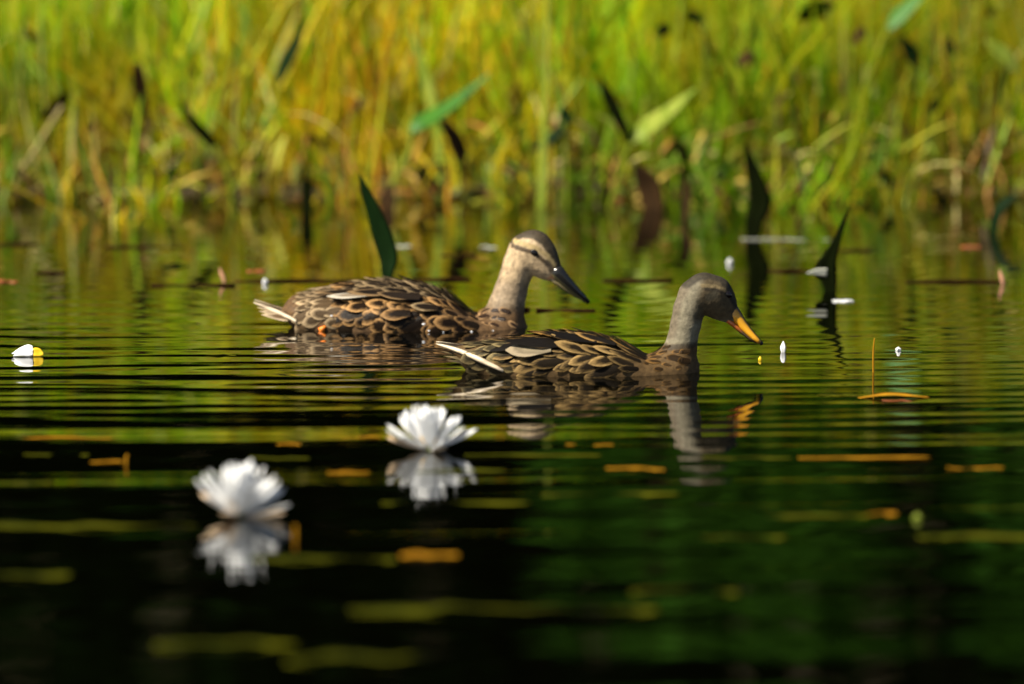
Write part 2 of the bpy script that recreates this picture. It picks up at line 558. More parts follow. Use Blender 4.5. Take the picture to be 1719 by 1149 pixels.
def shrub_shape(H, Rm, seed):
    rr = random.Random(seed)
    cl = [(rr.uniform(-.6, .6) * Rm, rr.uniform(-.5, .5) * Rm, rr.uniform(.25, .85) * H, rr.uniform(.25, .45) * Rm) for _ in range(16)]
    def f(r):
        cx, cy, cz, cr_ = r.choice(cl)
        d = Vector((r.gauss(0, 1), r.gauss(0, 1), r.gauss(0, 1))).normalized() * cr_ * r.uniform(.55, 1)
        return Vector((cx, cy, max(0.08, cz))) + d * 0.9
    return f

crowns = [crown_mesh('crown', 20 + i, 5200, conifer_shape(h, rad), 0.34, M_conifer) for i, (h, rad) in enumerate(((11, 2.3), (9.5, 2.0), (12.5, 2.5)))]
trunks = []
for i, h in enumerate((11, 9.5, 12.5)):
    o = tube('trunk', [(0, 0, -0.3), (0.02, 0, 1.0), (0.06, 0.03, h * 0.5), (0.03, 0, h * 0.97)], [0.21, 0.17, 0.10, 0.015], M_bark)
    trunks.append(o.data)
    bpy.data.objects.remove(o)
tr = random.Random(4)
k = 0
for row, (yy, x0, n, dx) in enumerate(((25.0, -17, 15, 2.45), (29.5, -19, 14, 2.9), (35, -24, 13, 3.9))):
    for i in range(n):
        x = x0 + i * dx + tr.uniform(-0.5, 0.5)
        y = yy + tr.uniform(-0.9, 0.9)
        v = k % 3
        t = empty('conifer_tree', (x, y, ground_z(x, y)))
        t.rotation_euler.z = tr.uniform(0, 6.28)
        s = tr.uniform(0.85, 1.15)
        t.scale = (s, s, s)
        mesh_obj('trunk', None, None, parent=t, data=trunks[v])
        mesh_obj('crown', None, None, parent=t, data=crowns[v])
        tag(t, 'tall dark conifer in the wood beyond the marsh grass', 'tree', 'dark conifers beyond the marsh')
        k += 1

sh_specs = [(0.55, 21.6, 1.7, 0.62), (1.15, 22.4, 2.1, 0.75), (2.05, 21.8, 1.9, 0.8), (-0.95, 23.0, 1.35, 0.55), (3.6, 22.3, 2.0, 0.9), (-2.6, 22.4, 1.9, 0.9)]
for i, (x, y, h, rad) in enumerate(sh_specs):
    t = empty('leafy_shrub', (x, y, ground_z(x, y)))
    me = crown_mesh('foliage', 50 + i, 1300, shrub_shape(h, rad, 70 + i), 0.13, M_shrub)
    mesh_obj('crown', None, None, parent=t, data=me)
    for q in range(3):
        a = q * 2.1 + i
        tube('trunk', [(0.03 * math.cos(a), 0.03 * math.sin(a), -0.1), (0.15 * math.cos(a), 0.15 * math.sin(a), h * 0.4), (0.3 * math.cos(a), 0.3 * math.sin(a), h * 0.8)], [0.025, 0.018, 0.006], M_bark, t)
    tag(t, 'green leafy shrub between marsh grass and dark conifers', 'shrub', 'shrubs behind the marsh')

# ------------------------------------------------------------------ ducks
def surface_nets(f, origin, h):
    nx, ny, nz = f.shape
    s = f < 0
    cnt = np.zeros((nx - 1, ny - 1, nz - 1)); P = np.zeros((nx - 1, ny - 1, nz - 1, 3))
    def c(a, o):
        return a[o[0]:nx - 1 + o[0], o[1]:ny - 1 + o[1], o[2]:nz - 1 + o[2]]
    for ax in range(3):
        for u in (0, 1):
            for v in (0, 1):
                o0 = [0, 0, 0]; oth = [k for k in range(3) if k != ax]
                o0[oth[0]] = u; o0[oth[1]] = v
                o1 = list(o0); o1[ax] = 1
                f0, f1 = c(f, o0), c(f, o1)
                m = (f0 < 0) != (f1 < 0)
                t = np.where(m, f0 / np.where(np.abs(f0 - f1) < 1e-12, 1, f0 - f1), 0)
                cnt += m
                for k in range(3):
                    P[..., k] += m * (o0[k] + (t if k == ax else 0))
    act = cnt > 0
    idx = -np.ones(act.shape, dtype=np.int64)
    idx[act] = np.arange(act.sum())
    cell = np.stack(np.nonzero(act), -1)
    V = (cell + P[act] / cnt[act][:, None]) * h + np.array(origin)
    F = []
    for ax in range(3):
        b_, c_ = (ax + 1) % 3, (ax + 2) % 3
        sl0 = [slice(1, -1)] * 3; sl1 = [slice(1, -1)] * 3
        sl0[ax] = slice(0, -1); sl1[ax] = slice(1, None)
        s0, s1 = s[tuple(sl0)], s[tuple(sl1)]
        e = np.stack(np.nonzero(s0 != s1), -1)
        off = np.array([1, 1, 1]); off[ax] = 0
        g_ = e + off
        flip = s0[tuple(e.T)]
        q = []
        for (db, dc) in ((0, 0), (-1, 0), (-1, -1), (0, -1)):
            w = g_.copy(); w[:, b_] += db; w[:, c_] += dc
            q.append(idx[tuple(w.T)])
        q = np.stack(q, -1)
        q[~flip] = q[~flip][:, ::-1]
        F.append(q)
    return V, np.concatenate(F)

def smin(a, b_, k):
    h = np.clip(0.5 + 0.5 * (b_ - a) / k, 0, 1)
    return b_ * (1 - h) + a * h - k * h * (1 - h)

def smoothstep(e0, e1, v):
    t = np.clip((v - e0) / (e1 - e0), 0, 1)
    return t * t * (3 - 2 * t)

def poly_dist(px, py, poly):
    d = np.full(px.shape, 1e9)
    for (a, b_) in zip(poly[:-1], poly[1:]):
        ax, ay = a; bx, by = b_
        L2 = (bx - ax) ** 2 + (by - ay) ** 2
        t = np.clip(((px - ax) * (bx - ax) + (py - ay) * (by - ay)) / L2, 0, 1)
        d = np.minimum(d, np.hypot(px - ax - t * (bx - ax), py - ay - t * (by - ay)))
    return d

def feather_mesh(name, mat, L, W, pointed=0.0, camber=0.14):
    nu, nv = 8, 7
    V, F, UV = [], [], []
    for i in range(nu):
        t = i / (nu - 1)
        if pointed:
            wt = math.sin(math.pi * min(1, 0.12 + 0.88 * t) ** 0.9) ** 0.7 if t < 1 else 0.02
            wt = (0.45 + 0.55 * t / 0.4) if t < 0.4 else max(0.02, 1 - ((t - 0.4) / 0.6) ** 1.6)
        else:
            wt = (0.55 + 0.45 * t / 0.5) if t < 0.5 else max(0.03, 1 - ((t - 0.5) / 0.5) ** 2.2) ** 0.75
        for j in range(nv):
            v = j / (nv - 1) * 2 - 1
            V.append((-L * t, v * W * 0.5 * wt, camber * W * 0.5 * (1 - v * v * wt) - camber * W * 0.7 * t * t))
            UV.append((t, v * 0.5 * wt + 0.5))
    for i in range(nu - 1):
        for j in range(nv - 1):
            a = i * nv + j
            F.append((a, a + nv, a + nv + 1, a + 1))
    me = bpy.data.meshes.new(name)
    me.from_pydata(V, [], F); me.update()
    me.polygons.foreach_set('use_smooth', [True] * len(me.polygons))
    uvl = me.uv_layers.new(name='UVMap')
    for li, lp in enumerate(me.loops):
        uvl.data[li].uv = UV[lp.vertex_index]
    me.materials.append(mat)
    return me

def feather_mat(name, dark, edge, e0=0.5, e1=0.66, rough=0.42, streak=0.5, spec=0.07):
    m, nt, b = new_mat(name)
    uv = N(nt, 'ShaderNodeUVMap', uv_map='UVMap')
    sp = N(nt, 'ShaderNodeSeparateXYZ')
    nt.links.new(uv.outputs[0], sp.inputs[0])
    def math_(op, a, b_=None, clamp=False):
        n = N(nt, 'ShaderNodeMath', operation=op, use_clamp=clamp)
        for k, v in enumerate((a, b_)):
            if v is None: continue
            if isinstance(v, (int, float)): n.inputs[k].default_value = v
            else: nt.links.new(v, n.inputs[k])
        return n.outputs[0]
    vv = math_('MULTIPLY', math_('SUBTRACT', sp.outputs['Y'], 0.5), 2.0)
    uu = math_('MULTIPLY', math_('SUBTRACT', sp.outputs['X'], 0.42), 1.72)
    uu = math_('MAXIMUM', uu, 0.0)
    e = math_('SQRT', math_('ADD', math_('MULTIPLY', vv, vv), math_('MULTIPLY', uu, uu)))
    oi = N(nt, 'ShaderNodeObjectInfo')
    tx = N(nt, 'ShaderNodeTexNoise', noise_dimensions='4D')
    tx.inputs['Scale'].default_value = 6.5
    tx.inputs['Detail'].default_value = 4
    mp = N(nt, 'ShaderNodeMapping'); mp.inputs['Scale'].default_value = (0.9, 3.0, 1)
    nt.links.new(uv.outputs[0], mp.inputs['Vector'])
    nt.links.new(mp.outputs[0], tx.inputs['Vector'])
    nt.links.new(math_('MULTIPLY', oi.outputs['Random'], 50.0), tx.inputs['W'])
    fr = math_('FRACT', math_('MULTIPLY', oi.outputs['Random'], 17.31))
    e2 = math_('ADD', e, math_('MULTIPLY', math_('SUBTRACT', tx.outputs['Fac'], 0.5), streak))
    e2 = math_('ADD', e2, math_('MULTIPLY', math_('SUBTRACT', fr, 0.55), 0.34))
    bt = N(nt, 'ShaderNodeTexNoise'); bt.inputs['Scale'].default_value = 9.0; bt.inputs['Detail'].default_value = 4
    mp2 = N(nt, 'ShaderNodeMapping'); mp2.inputs['Scale'].default_value = (1.2, 7.0, 1); mp2.inputs['Rotation'].default_value = (0, 0, 0.5)
    nt.links.new(uv.outputs[0], mp2.inputs['Vector']); nt.links.new(mp2.outputs[0], bt.inputs['Vector'])
    cr = N(nt, 'ShaderNodeValToRGB')
    el = cr.color_ramp.elements
    el.new(0.5); el.new(0.5)
    mid = tuple(0.55 * x for x in edge)
    for q, (p, c_) in zip(el, ((0.0, tuple(1.25 * x for x in dark)), (e0, dark), (e1, mid), (min(0.96, e1 + 0.16), edge))):
        q.position = p; q.color = (*c_, 1)
    nt.links.new(e2, cr.inputs['Fac'])
    hv = N(nt, 'ShaderNodeHueSaturation')
    nt.links.new(cr.outputs[0], hv.inputs['Color'])
    nt.links.new(math_('MULTIPLY', math_('ADD', math_('MULTIPLY', oi.outputs['Random'], 0.75), 0.5), math_('ADD', math_('MULTIPLY', bt.outputs['Fac'], 1.3), 0.35)), hv.inputs['Value'])
    bump(nt, b, bt.outputs['Fac'], 0.35, 0.002)
    nt.links.new(hv.outputs[0], b.inputs['Base Color'])
    b.inputs['Roughness'].default_value = rough
    b.inputs['Specular IOR Level'].default_value = spec
    return m

def build_duck(sp):
    root = empty('duck', sp['origin'])
    tag(root, sp['label'], 'duck', 'wild ducks on the pond')
    ox, Yc = sp['origin'].x, sp['origin'].y
    def loc(px, py):
        p = at(px, py, Yc)
        return (p.x - ox, p.z)
    m = px_m(Yc)
    # ---- body profile
    top = [loc(*p) for p in sp['top']]
    bot = [loc(*p) for p in sp['bot']]
    wid = [(loc(px, 0)[0], w) for px, w in sp['width']]
    h = 0.0028
    x0, x1 = top[0][0], top[-1][0]
    gx = np.arange(x0 - 0.02, loc(sp['bill_tip'][0], 0)[0] + 0.02, h)
    gy = np.arange(-0.125, 0.125 + h, h)
    gz = np.arange(-0.075, max(loc(*p)[1] for p in [sp['crown_top']]) + 0.03, h)
    X, Y, Z = np.meshgrid(gx, gy, gz, indexing='ij')
    def interp(pts, x):
        xp = np.array([p[0] for p in pts]); zp = np.array([p[1] for p in pts])
        # smooth the polyline a little
        xf = np.linspace(xp[0], xp[-1], 200)
        zf = np.interp(xf, xp, zp)
        ker = np.hanning(13); ker /= ker.sum()
        zs = np.convolve(np.pad(zf, 6, mode='edge'), ker, mode='valid')
        return np.interp(x, xf, zs)
    tx_, bx_, wx_ = interp(top, gx), interp(bot, gx), interp(wid, gx)
    zc = (tx_ + bx_) / 2; hh = np.maximum((tx_ - bx_) / 2, 0.004)
    zcb, hhb, wb = zc[:, None, None], hh[:, None, None], np.maximum(wx_, 0.004)[:, None, None]
    rr = ((np.abs(Y) / wb) ** 2.3 + (np.abs(Z - zcb) / hhb) ** 2.1) ** (1 / 2.2)
    fb = (rr - 1) * np.minimum(wb, hhb) * 0.8
    fb = np.maximum(fb, np.maximum(x0 - X, X - x1))
    # ---- neck and head as a chain of round cones
    fn = np.full(X.shape, 1e3)
    for (a, b_) in zip(sp['chain'][:-1], sp['chain'][1:]):
        ax, az = loc(a[0], a[1]); bx, bz = loc(b_[0], b_[1])
        ra, rb, sa, sb = a[2] * m, b_[2] * m, a[3], b_[3]
        L2 = (bx - ax) ** 2 + (bz - az) ** 2
        t = np.clip(((X - ax) * (bx - ax) + (Z - az) * (bz - az)) / L2, 0, 1)
        d = np.sqrt((X - ax - t * (bx - ax)) ** 2 + (Z - az - t * (bz - az)) ** 2 + (Y / (sa + t * (sb - sa))) ** 2) - (ra + t * (rb - ra))
        fn = smin(fn, d, 0.006)
    f = smin(fb, fn, 0.022)
    # faint feather relief
    V, F = surface_nets(f, (gx[0], gy[0], gz[0]), h)
    # ---- plumage pattern, in the bird's own side view
    P = np.zeros((len(V), 2))
    d = np.array([0, Yc, 0]) + V * np.array([1, 0, 1]) + np.array([ox, 0, 0]) - np.array([0, 0, CAM_H])
    cp, spn = math.cos(PITCH), math.sin(PITCH)
    dep = d[:, 1] * cp - d[:, 2] * spn
    vv = d[:, 1] * spn + d[:, 2] * cp
    px = 859.5 + FPX * d[:, 0] / dep
    py = 574.5 - FPX * vv / dep
    col = sp['paint'](px, py, V)
    # ---- turn the head a little about the neck
    yaw = R(sp['yaw']); nxp = loc(*sp['pivot'])
    def twist(p):
        p = np.array(p, dtype=float).reshape(-1, 3).copy()
        w = smoothstep(nxp[1] - 0.05, nxp[1] + 0.03, p[:, 2]) * yaw
        c_, s_ = np.cos(w), np.sin(w)
        dx, dy = p[:, 0] - nxp[0], p[:, 1].copy()
        p[:, 0] = nxp[0] + dx * c_ - dy * s_
        p[:, 1] = dx * s_ + dy * c_
        return p
    V2 = twist(V)
    me = bpy.data.meshes.new('body')
    me.from_pydata(V2.tolist(), [], F.tolist()); me.update()
    me.polygons.foreach_set('use_smooth', [True] * len(me.polygons))
    me.materials.append(sp['mat'])
    set_vcol(me, col)
    body = mesh_obj('body', None, None, parent=root, data=me)
    bvh = BVHTree.FromPolygons([Vector(v) for v in V2], F.tolist())
    # ---- eyes
    ex, ez = loc(*sp['eye'])
    for s in (-1, 1):
        hit = bvh.ray_cast(Vector(twist((ex, s * 0.2, ez))[0]), Vector(twist((ex, 0, ez))[0]) - Vector(twist((ex, s * 0.2, ez))[0]))
        if hit[0] is None: continue
        bm = bmesh.new(); bmesh.ops.create_uvsphere(bm, u_segments=16, v_segments=10, radius=0.0070)
        em = bpy.data.meshes.new('eye'); bm.to_mesh(em); bm.free()
        em.polygons.foreach_set('use_smooth', [True] * len(em.polygons)); em.materials.append(M_eye)
        e = mesh_obj('eye', None, None, parent=body, data=em)
        e.location = hit[0] - hit[1] * 0.0022
        e.scale = (1.15, 0.75, 0.85)
        e.rotation_euler = (0, R(25), yaw)
    # ---- bill
    def bill(name, st, mat, colf):
        n = 14
        Vb, Fb, Cb = [], [], []
        P_, W_ = [], []
        for i, (cx, cy, hw, up, dn) in enumerate(st):
            x, z = loc(cx, cy)
            nxt = st[min(i + 1, len(st) - 1)]; prv = st[max(i - 1, 0)]
            ta = Vector((nxt[0] - prv[0], 0, -(nxt[1] - prv[1]))).normalized()
            nu = Vector((-ta.z, 0, ta.x))
            for k_ in range(n):
                a = 2 * math.pi * k_ / n
                sa, ca = math.sin(a), math.cos(a)
                off = nu * (sa * (up if sa > 0 else dn) * m) 
                q = Vector((x, ca * hw * m, z)) + off
                Vb.append(tuple(twist(q)[0]))
                Cb.append(colf(i / (len(st) - 1), sa, abs(ca)))
        for i in range(len(st) - 1):
            for k_ in range(n):
                a = i * n
                Fb.append((a + k_, a + n + k_, a + n + (k_ + 1) % n, a + (k_ + 1) % n))
        Fb.append(tuple(range(n))); Fb.append(tuple((len(st) - 1) * n + k_ for k_ in range(n - 1, -1, -1)))
        o = mesh_obj(name, Vb, Fb, mat, body)
        set_vcol(o.data, np.array(Cb))
        bm = bmesh.new(); bm.from_mesh(o.data); bmesh.ops.recalc_face_normals(bm, faces=bm.faces); bm.to_mesh(o.data); bm.free()
        o.data.polygons.foreach_set('use_smooth', [True] * len(o.data.polygons))
        return o
    bill('upper_bill', sp['bill_up'], sp['bill_mat'], sp['bill_col'])
    bill('lower_bill', sp['bill_lo'], sp['bill_mat'], sp['bill_lo_col'])
    bill('bill_nail', sp['nail'], sp['bill_mat'], lambda t, s, c_: (0.008, 0.007, 0.005))
    # ---- contour feathers laid in overlapping rows
    rf = random.Random(sp['seed'])
    xs_, n_f = sp['feather_x'], 0
    xbr = loc(sp['breast_x'], 0)[0]
    x_a, x_b = loc(xs_[0], 0)[0], loc(xs_[1], 0)[0]
    step = sp['feather_step']
    rows = int((x_b - x_a) / step)
    inst = []
    for i in range(rows + 1):
        x = x_a + i * step
        u = i / rows
        zt = float(np.interp(x, gx, tx_)); zb_ = float(np.interp(x, gx, bx_)); w_ = float(np.interp(x, gx, wx_))
        zmid = max(0.0, (zt + zb_) / 2)
        per = math.pi * 0.5 * (w_ + (zt - zmid)) + 2 * zmid
        na = max(5, int(per / (0.0170 if x < xbr else 0.0135)))
        for j in range(na + 1):
            a = math.pi * (j + (0.5 if i % 2 else 0.0)) / na
            if a > math.pi or a < 0.75: continue
            a += rf.gauss(0, 0.03)
            dirv = Vector((rf.gauss(0, 0.003), math.cos(a), math.sin(a)))
            o_ = Vector((x + rf.gauss(0, 0.003), 0, zmid * 0.55))
            hit = bvh.ray_cast(o_ + dirv * 0.4, -dirv)
            if hit[0] is None or hit[0].z < 0.004 or hit[0].z > zt + (0.008 if x < xbr else 0.018): continue
            inst.append((hit[0], hit[1], u, math.sin(a)))
    for (p, n_, u, up) in inst:
        bk = Vector((-1, 0, 0)); bk.z = -0.28 * (1 - up) + rf.gauss(0, 0.2); bk.y = rf.gauss(0, 0.18)
        bk = (bk - n_ * bk.dot(n_)).normalized()
        X_ = -bk
        Yv = n_.cross(X_).normalized()
        tilt = R(sp['tilt'] + rf.gauss(0, 2.0))
        X2 = (X_ * math.cos(tilt) - n_ * math.sin(tilt)); Z2 = X2.cross(Yv).normalized()
        big = 1.0
        if up > 0.72 and u > 0.25 and p.x < xbr:
            fm = sp['f_back']
        elif p.x > xbr:
            fm = sp['f_breast']
        elif u < 0.16:
            fm = sp['f_rump']
        else:
            fm = sp['f_flank']
        s = rf.uniform(0.66, 1.12)
        o = mesh_obj('feather', None, None, parent=body, data=fm)
        M3 = Matrix((X2, Yv, Z2)).transposed()
        M4 = M3.to_4x4()
        q = p + X_ * 0.012 - n_ * 0.0008
        M4.translation = q
        o.matrix_local = M4 @ Matrix.Diagonal((s, s, s, 1))
    # ---- long folded wing feathers and the tail
    for (cx, cy, ang, pitch, s, fm, out) in sp['wing']:
        for sd in (-1, 1):
            x, z = loc(cx, cy)
            hit = bvh.ray_cast(Vector((x, sd * 0.3, z)), Vector((0, -sd, 0)))
            if hit[0] is None: continue
            o = mesh_obj('wing_feather', None, None, parent=body, data=fm)
            n_ = (hit[1] + Vector((0, 0, 0.35))).normalized()
            bk = Vector((-math.cos(R(ang)), -sd * 0.10, -math.sin(R(ang))))
            bk = (bk - n_ * bk.dot(n_) + n_ * pitch).normalized()
            X_ = -bk; Yv = n_.cross(X_).normalized(); Z2 = X_.cross(Yv).normalized()
            M4 = Matrix((X_, Yv, Z2)).transposed().to_4x4()
            M4.translation = hit[0] + n_ * out
            o.matrix_local = M4 @ Matrix.Diagonal((s, s, s, 1))
    tx0, tz0 = loc(*sp['tail_root']); tx1, tz1 = loc(*sp['tail_tip'])
    L = math.hypot(tx1 - tx0, tz1 - tz0)
    for k_ in range(-4, 5):
        fm = sp['f_tail_edge'] if abs(k_) >= sp['edge_k'] else sp['f_tail']
        o = mesh_obj('tail_feather', None, None, parent=body, data=fm)
        fan = k_ * R(sp['fan'])
        dirv = Vector((tx1 - tx0, 0, tz1 - tz0)).normalized()
        bk = Vector((dirv.x * math.cos(fan), math.sin(fan), dirv.z - 0.035 * abs(k_))).normalized()
        n_ = Vector((0, 0.28 * k_ * 0.5, 1)); n_ = (n_ - bk * n_.dot(bk)).normalized()
        X_ = -bk; Yv = n_.cross(X_).normalized(); Z2 = X_.cross(Yv).normalized()
        M4 = Matrix((X_, Yv, Z2)).transposed().to_4x4()
        M4.translation = Vector((tx0, 0.0065 * k_, tz0 - 0.0022 * abs(k_) + 0.003))
        s = L / 0.1 * (1 - 0.035 * abs(k_))
        o.matrix_local = M4 @ Matrix.Diagonal((s, s * sp.get('tail_w', 1.0), s, 1))
    # the pale outermost tail feather lies along each side of the rump
    (rx, ry, ryo), (ex_, ey_, eyo) = sp['side_tail']
    for sd in (-1, 1):
        q, v, last = [], [], sd * ryo
        for k_ in range(12):
            t = k_ / 11
            pz = loc(rx + (ex_ - rx) * t, ry + (ey_ - ry) * t - sp.get('side_arch', 0.0) * math.sin(math.pi * t))
            hit = bvh.ray_cast(Vector((pz[0], sd * 0.3, pz[1])), Vector((0, -sd, 0)))
            last = hit[0].y if hit[0] is not None else last * 0.8 + sd * eyo * 0.2
            q.append(Vector((pz[0], last + sd * 0.010, pz[1])))
            v.append(sp['side_w'] * (0.25 + 0.75 * math.sin(math.pi * min(1, 0.15 + t * 0.85))) if k_ < 11 else 0.001)
        for _ in range(3):
            for k_ in range(1, 11): q[k_].y = (q[k_ - 1].y + q[k_ + 1].y) / 2
        ribbon('tail_feather', q, v, Vector((0.1, -sd * 0.45, 1)), sp['side_mat'], body, thick=0.0015, camber=-0.3 * sd)
    for (bx__, by__, br_) in sp.get('glint_beads', ()):  # drops whose pale colour stands in for wet glints
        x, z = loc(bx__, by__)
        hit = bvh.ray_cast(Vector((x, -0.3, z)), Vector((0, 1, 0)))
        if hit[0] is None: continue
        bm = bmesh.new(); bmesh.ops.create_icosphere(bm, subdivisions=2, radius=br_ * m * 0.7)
        bd = bpy.data.meshes.new('water_drop_glint'); bm.to_mesh(bd); bm.free()
        bd.polygons.foreach_set('use_smooth', [True] * len(bd.polygons)); bd.materials.append(M_bead_glint)
        o = mesh_obj('water_drop_glint', None, None, parent=body, data=bd)
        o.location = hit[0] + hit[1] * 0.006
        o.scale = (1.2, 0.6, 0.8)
    if sp.get('foot'):
        x, z = loc(*sp['foot'])
        Vb = []
        tube('foot', [(x + 0.02, -0.06, -0.03), (x, -0.074, -0.004), (x - 0.004, -0.080, 0.004), (x + 0.004, -0.080, 0.009)], [0.005, 0.006, 0.006, 0.002], M_foot, body)
    return root

def mix(col, c, w):
    return col * (1 - w[:, None]) + np.array(c)[None, :] * w[:, None]

def paint_a(px, py, V):
    n = len(px)
    col = np.tile(np.array((0.10, 0.055, 0.022)), (n, 1))
    neck = smoothstep(528, 500, py) * smoothstep(800, 815, px)
    col = mix(col, (0.25, 0.185, 0.115), neck)
    head = smoothstep(482, 460, py) * smoothstep(820, 835, px)
    col = mix(col, (0.43, 0.315, 0.185), head)
    # darker throat front and nape
    nape = (1 - smoothstep(3, 12, poly_dist(px, py, [(838, 470), (842, 440), (850, 412), (866, 395)]))) * 0.7
    col = mix(col, (0.17, 0.125, 0.075), nape)
    crown = 1 - smoothstep(10, 14, poly_dist(px, py, [(862, 396), (880, 386), (905, 387), (925, 399), (938, 420), (945, 445)]))
    col = mix(col, (0.045, 0.033, 0.018), crown)
    sup = 1 - smoothstep(2.5, 5.5, poly_dist(px, py, [(868, 403), (890, 408), (908, 413), (926, 427), (935, 442)]))
    col = mix(col, (0.34, 0.25, 0.11), sup * 0.9)
    eye = 1 - smoothstep(2.5, 5, poly_dist(px, py, [(866, 411), (885, 416), (905, 421), (918, 433), (929, 443)]))
    col = mix(col, (0.05, 0.032, 0.016), eye * 0.95)
    lore = 1 - smoothstep(3, 7, poly_dist(px, py, [(926, 438), (932, 450)]))
    col = mix(col, (0.06, 0.045, 0.03), lore * 0.8)
    gape = 1 - smoothstep(2, 6, poly_dist(px, py, [(932, 462), (925, 470)]))
    col = mix(col, (0.55, 0.27, 0.12), gape * 0.8)
    return col

def paint_b(px, py, V):
    n = len(px)
    col = np.tile(np.array((0.085, 0.05, 0.018)), (n, 1))
    neck = smoothstep(582, 572, py) * smoothstep(1090, 1105, px)
    col = mix(col, (0.19, 0.165, 0.11), neck)
    ring = (1 - smoothstep(2.5, 6, poly_dist(px, py, [(1112, 582), (1135, 580), (1168, 577)])))
    col = mix(col, (0.035, 0.028, 0.018), ring * 0.8)
    head = smoothstep(548, 530, py) * smoothstep(1158, 1176, px + 0.25 * (py - 500))
    col = mix(col, (0.075, 0.055, 0.028), head)
    nape = 1 - smoothstep(4, 12, poly_dist(px, py, [(1124, 560), (1128, 530), (1136, 500), (1148, 480)]))
    col = mix(col, (0.11, 0.085, 0.055), nape * 0.8)
    crown = 1 - smoothstep(8, 14, poly_dist(px, py, [(1150, 472), (1168, 460), (1188, 457), (1210, 463), (1228, 480), (1240, 510)]))
    col = mix(col, (0.035, 0.028, 0.017), crown)
    sup = 1 - smoothstep(2, 5, poly_dist(px, py, [(1176, 478), (1196, 480), (1214, 487)]))
    col = mix(col, (0.17, 0.125, 0.06), sup * 0.8)
    eye = 1 - smoothstep(1.5, 4.5, poly_dist(px, py, [(1180, 484), (1200, 486), (1220, 495), (1234, 513)]))
    col = mix(col, (0.022, 0.017, 0.01), eye * 0.95)
    ear = 1 - smoothstep(4, 10, poly_dist(px, py, [(1186, 498), (1196, 494)]))
    col = mix(col, (0.04, 0.035, 0.022), ear * 0.8)
    return col

FA = dict(
    flank=feather_mat('feather_flank_brown', (0.009, 0.005, 0.002), (0.36, 0.20, 0.075), 0.56, 0.84, rough=0.33, streak=1.0, spec=0.12),
    back=feather_mat('feather_back_brown', (0.011, 0.007, 0.004), (0.30, 0.21, 0.11), 0.62, 0.86, rough=0.40, streak=0.9),
    breast=feather_mat('feather_breast_brown', (0.016, 0.008, 0.004), (0.34, 0.20, 0.09), 0.46, 0.68, rough=0.28, streak=0.5, spec=0.2),
    rump=feather_mat('feather_rump_grey', (0.05, 0.032, 0.016), (0.32, 0.23, 0.13), 0.50, 0.70, rough=0.42, streak=0.6),
    wing=feather_mat('feather_wing_dark', (0.012, 0.008, 0.005), (0.24, 0.15, 0.07), 0.72, 0.86, rough=0.36, streak=0.3),
    pale=feather_mat('feather_pale', (0.30, 0.22, 0.14), (0.75, 0.66, 0.52), 0.22, 0.45, rough=0.4),
    tail=feather_mat('feather_tail', (0.10, 0.06, 0.03), (0.50, 0.38, 0.24), 0.35, 0.6, rough=0.45))
FB = dict(
    flank=feather_mat('feather_flank_tan', (0.012, 0.008, 0.004), (0.30, 0.19, 0.07), 0.44, 0.74, rough=0.5, streak=1.1),
    back=feather_mat('feather_back_black', (0.009, 0.007, 0.004), (0.22, 0.12, 0.03), 0.74, 0.88, rough=0.45, streak=0.35),
    breast=feather_mat('feather_breast_rust', (0.026, 0.015, 0.006), (0.16, 0.085, 0.025), 0.5, 0.68, rough=0.5),
    rump=feather_mat('feather_rump_olive', (0.028, 0.022, 0.011), (0.18, 0.135, 0.06), 0.55, 0.75, rough=0.5, streak=0.8),
    wing=feather_mat('feather_wing_black', (0.009, 0.007, 0.005), (0.24, 0.14, 0.045), 0.76, 0.9, rough=0.42, streak=0.3),
    pale=feather_mat('feather_grey', (0.18, 0.145, 0.09), (0.24, 0.19, 0.12), 0.4, 0.7, rough=0.5),
    edge=feather_mat('feather_white', (0.55, 0.47, 0.32), (0.78, 0.70, 0.52), 0.2, 0.5, rough=0.45),
    tail=feather_mat('feather_tail_dark', (0.03, 0.024, 0.014), (0.16, 0.12, 0.06), 0.55, 0.75, rough=0.5))
M_body_a = vcol_mat('plumage_brown', rough=0.65, mottle=(120, 0.55, 1.25, (1, 1, 1)), bump_s=0.35, spec=0.25)
M_body_b = vcol_mat('plumage_grey', rough=0.7, mottle=(130, 0.62, 1.2, (1, 1, 1)), bump_s=0.35, spec=0.2)
M_bead_glint, nt, b = new_mat('white_glint_bead')  # whitish base colour paints the sun glint of wet drops
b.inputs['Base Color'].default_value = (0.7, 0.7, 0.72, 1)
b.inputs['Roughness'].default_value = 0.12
M_white_quill = leafy('white_quill', (0.30, 0.22, 0.14), (0.66, 0.56, 0.40), scale=60, vec=(0.3, 1, 2), rough=0.45, trans=0)
M_bill = vcol_mat('bill_horn', rough=0.22, spec=0.5)

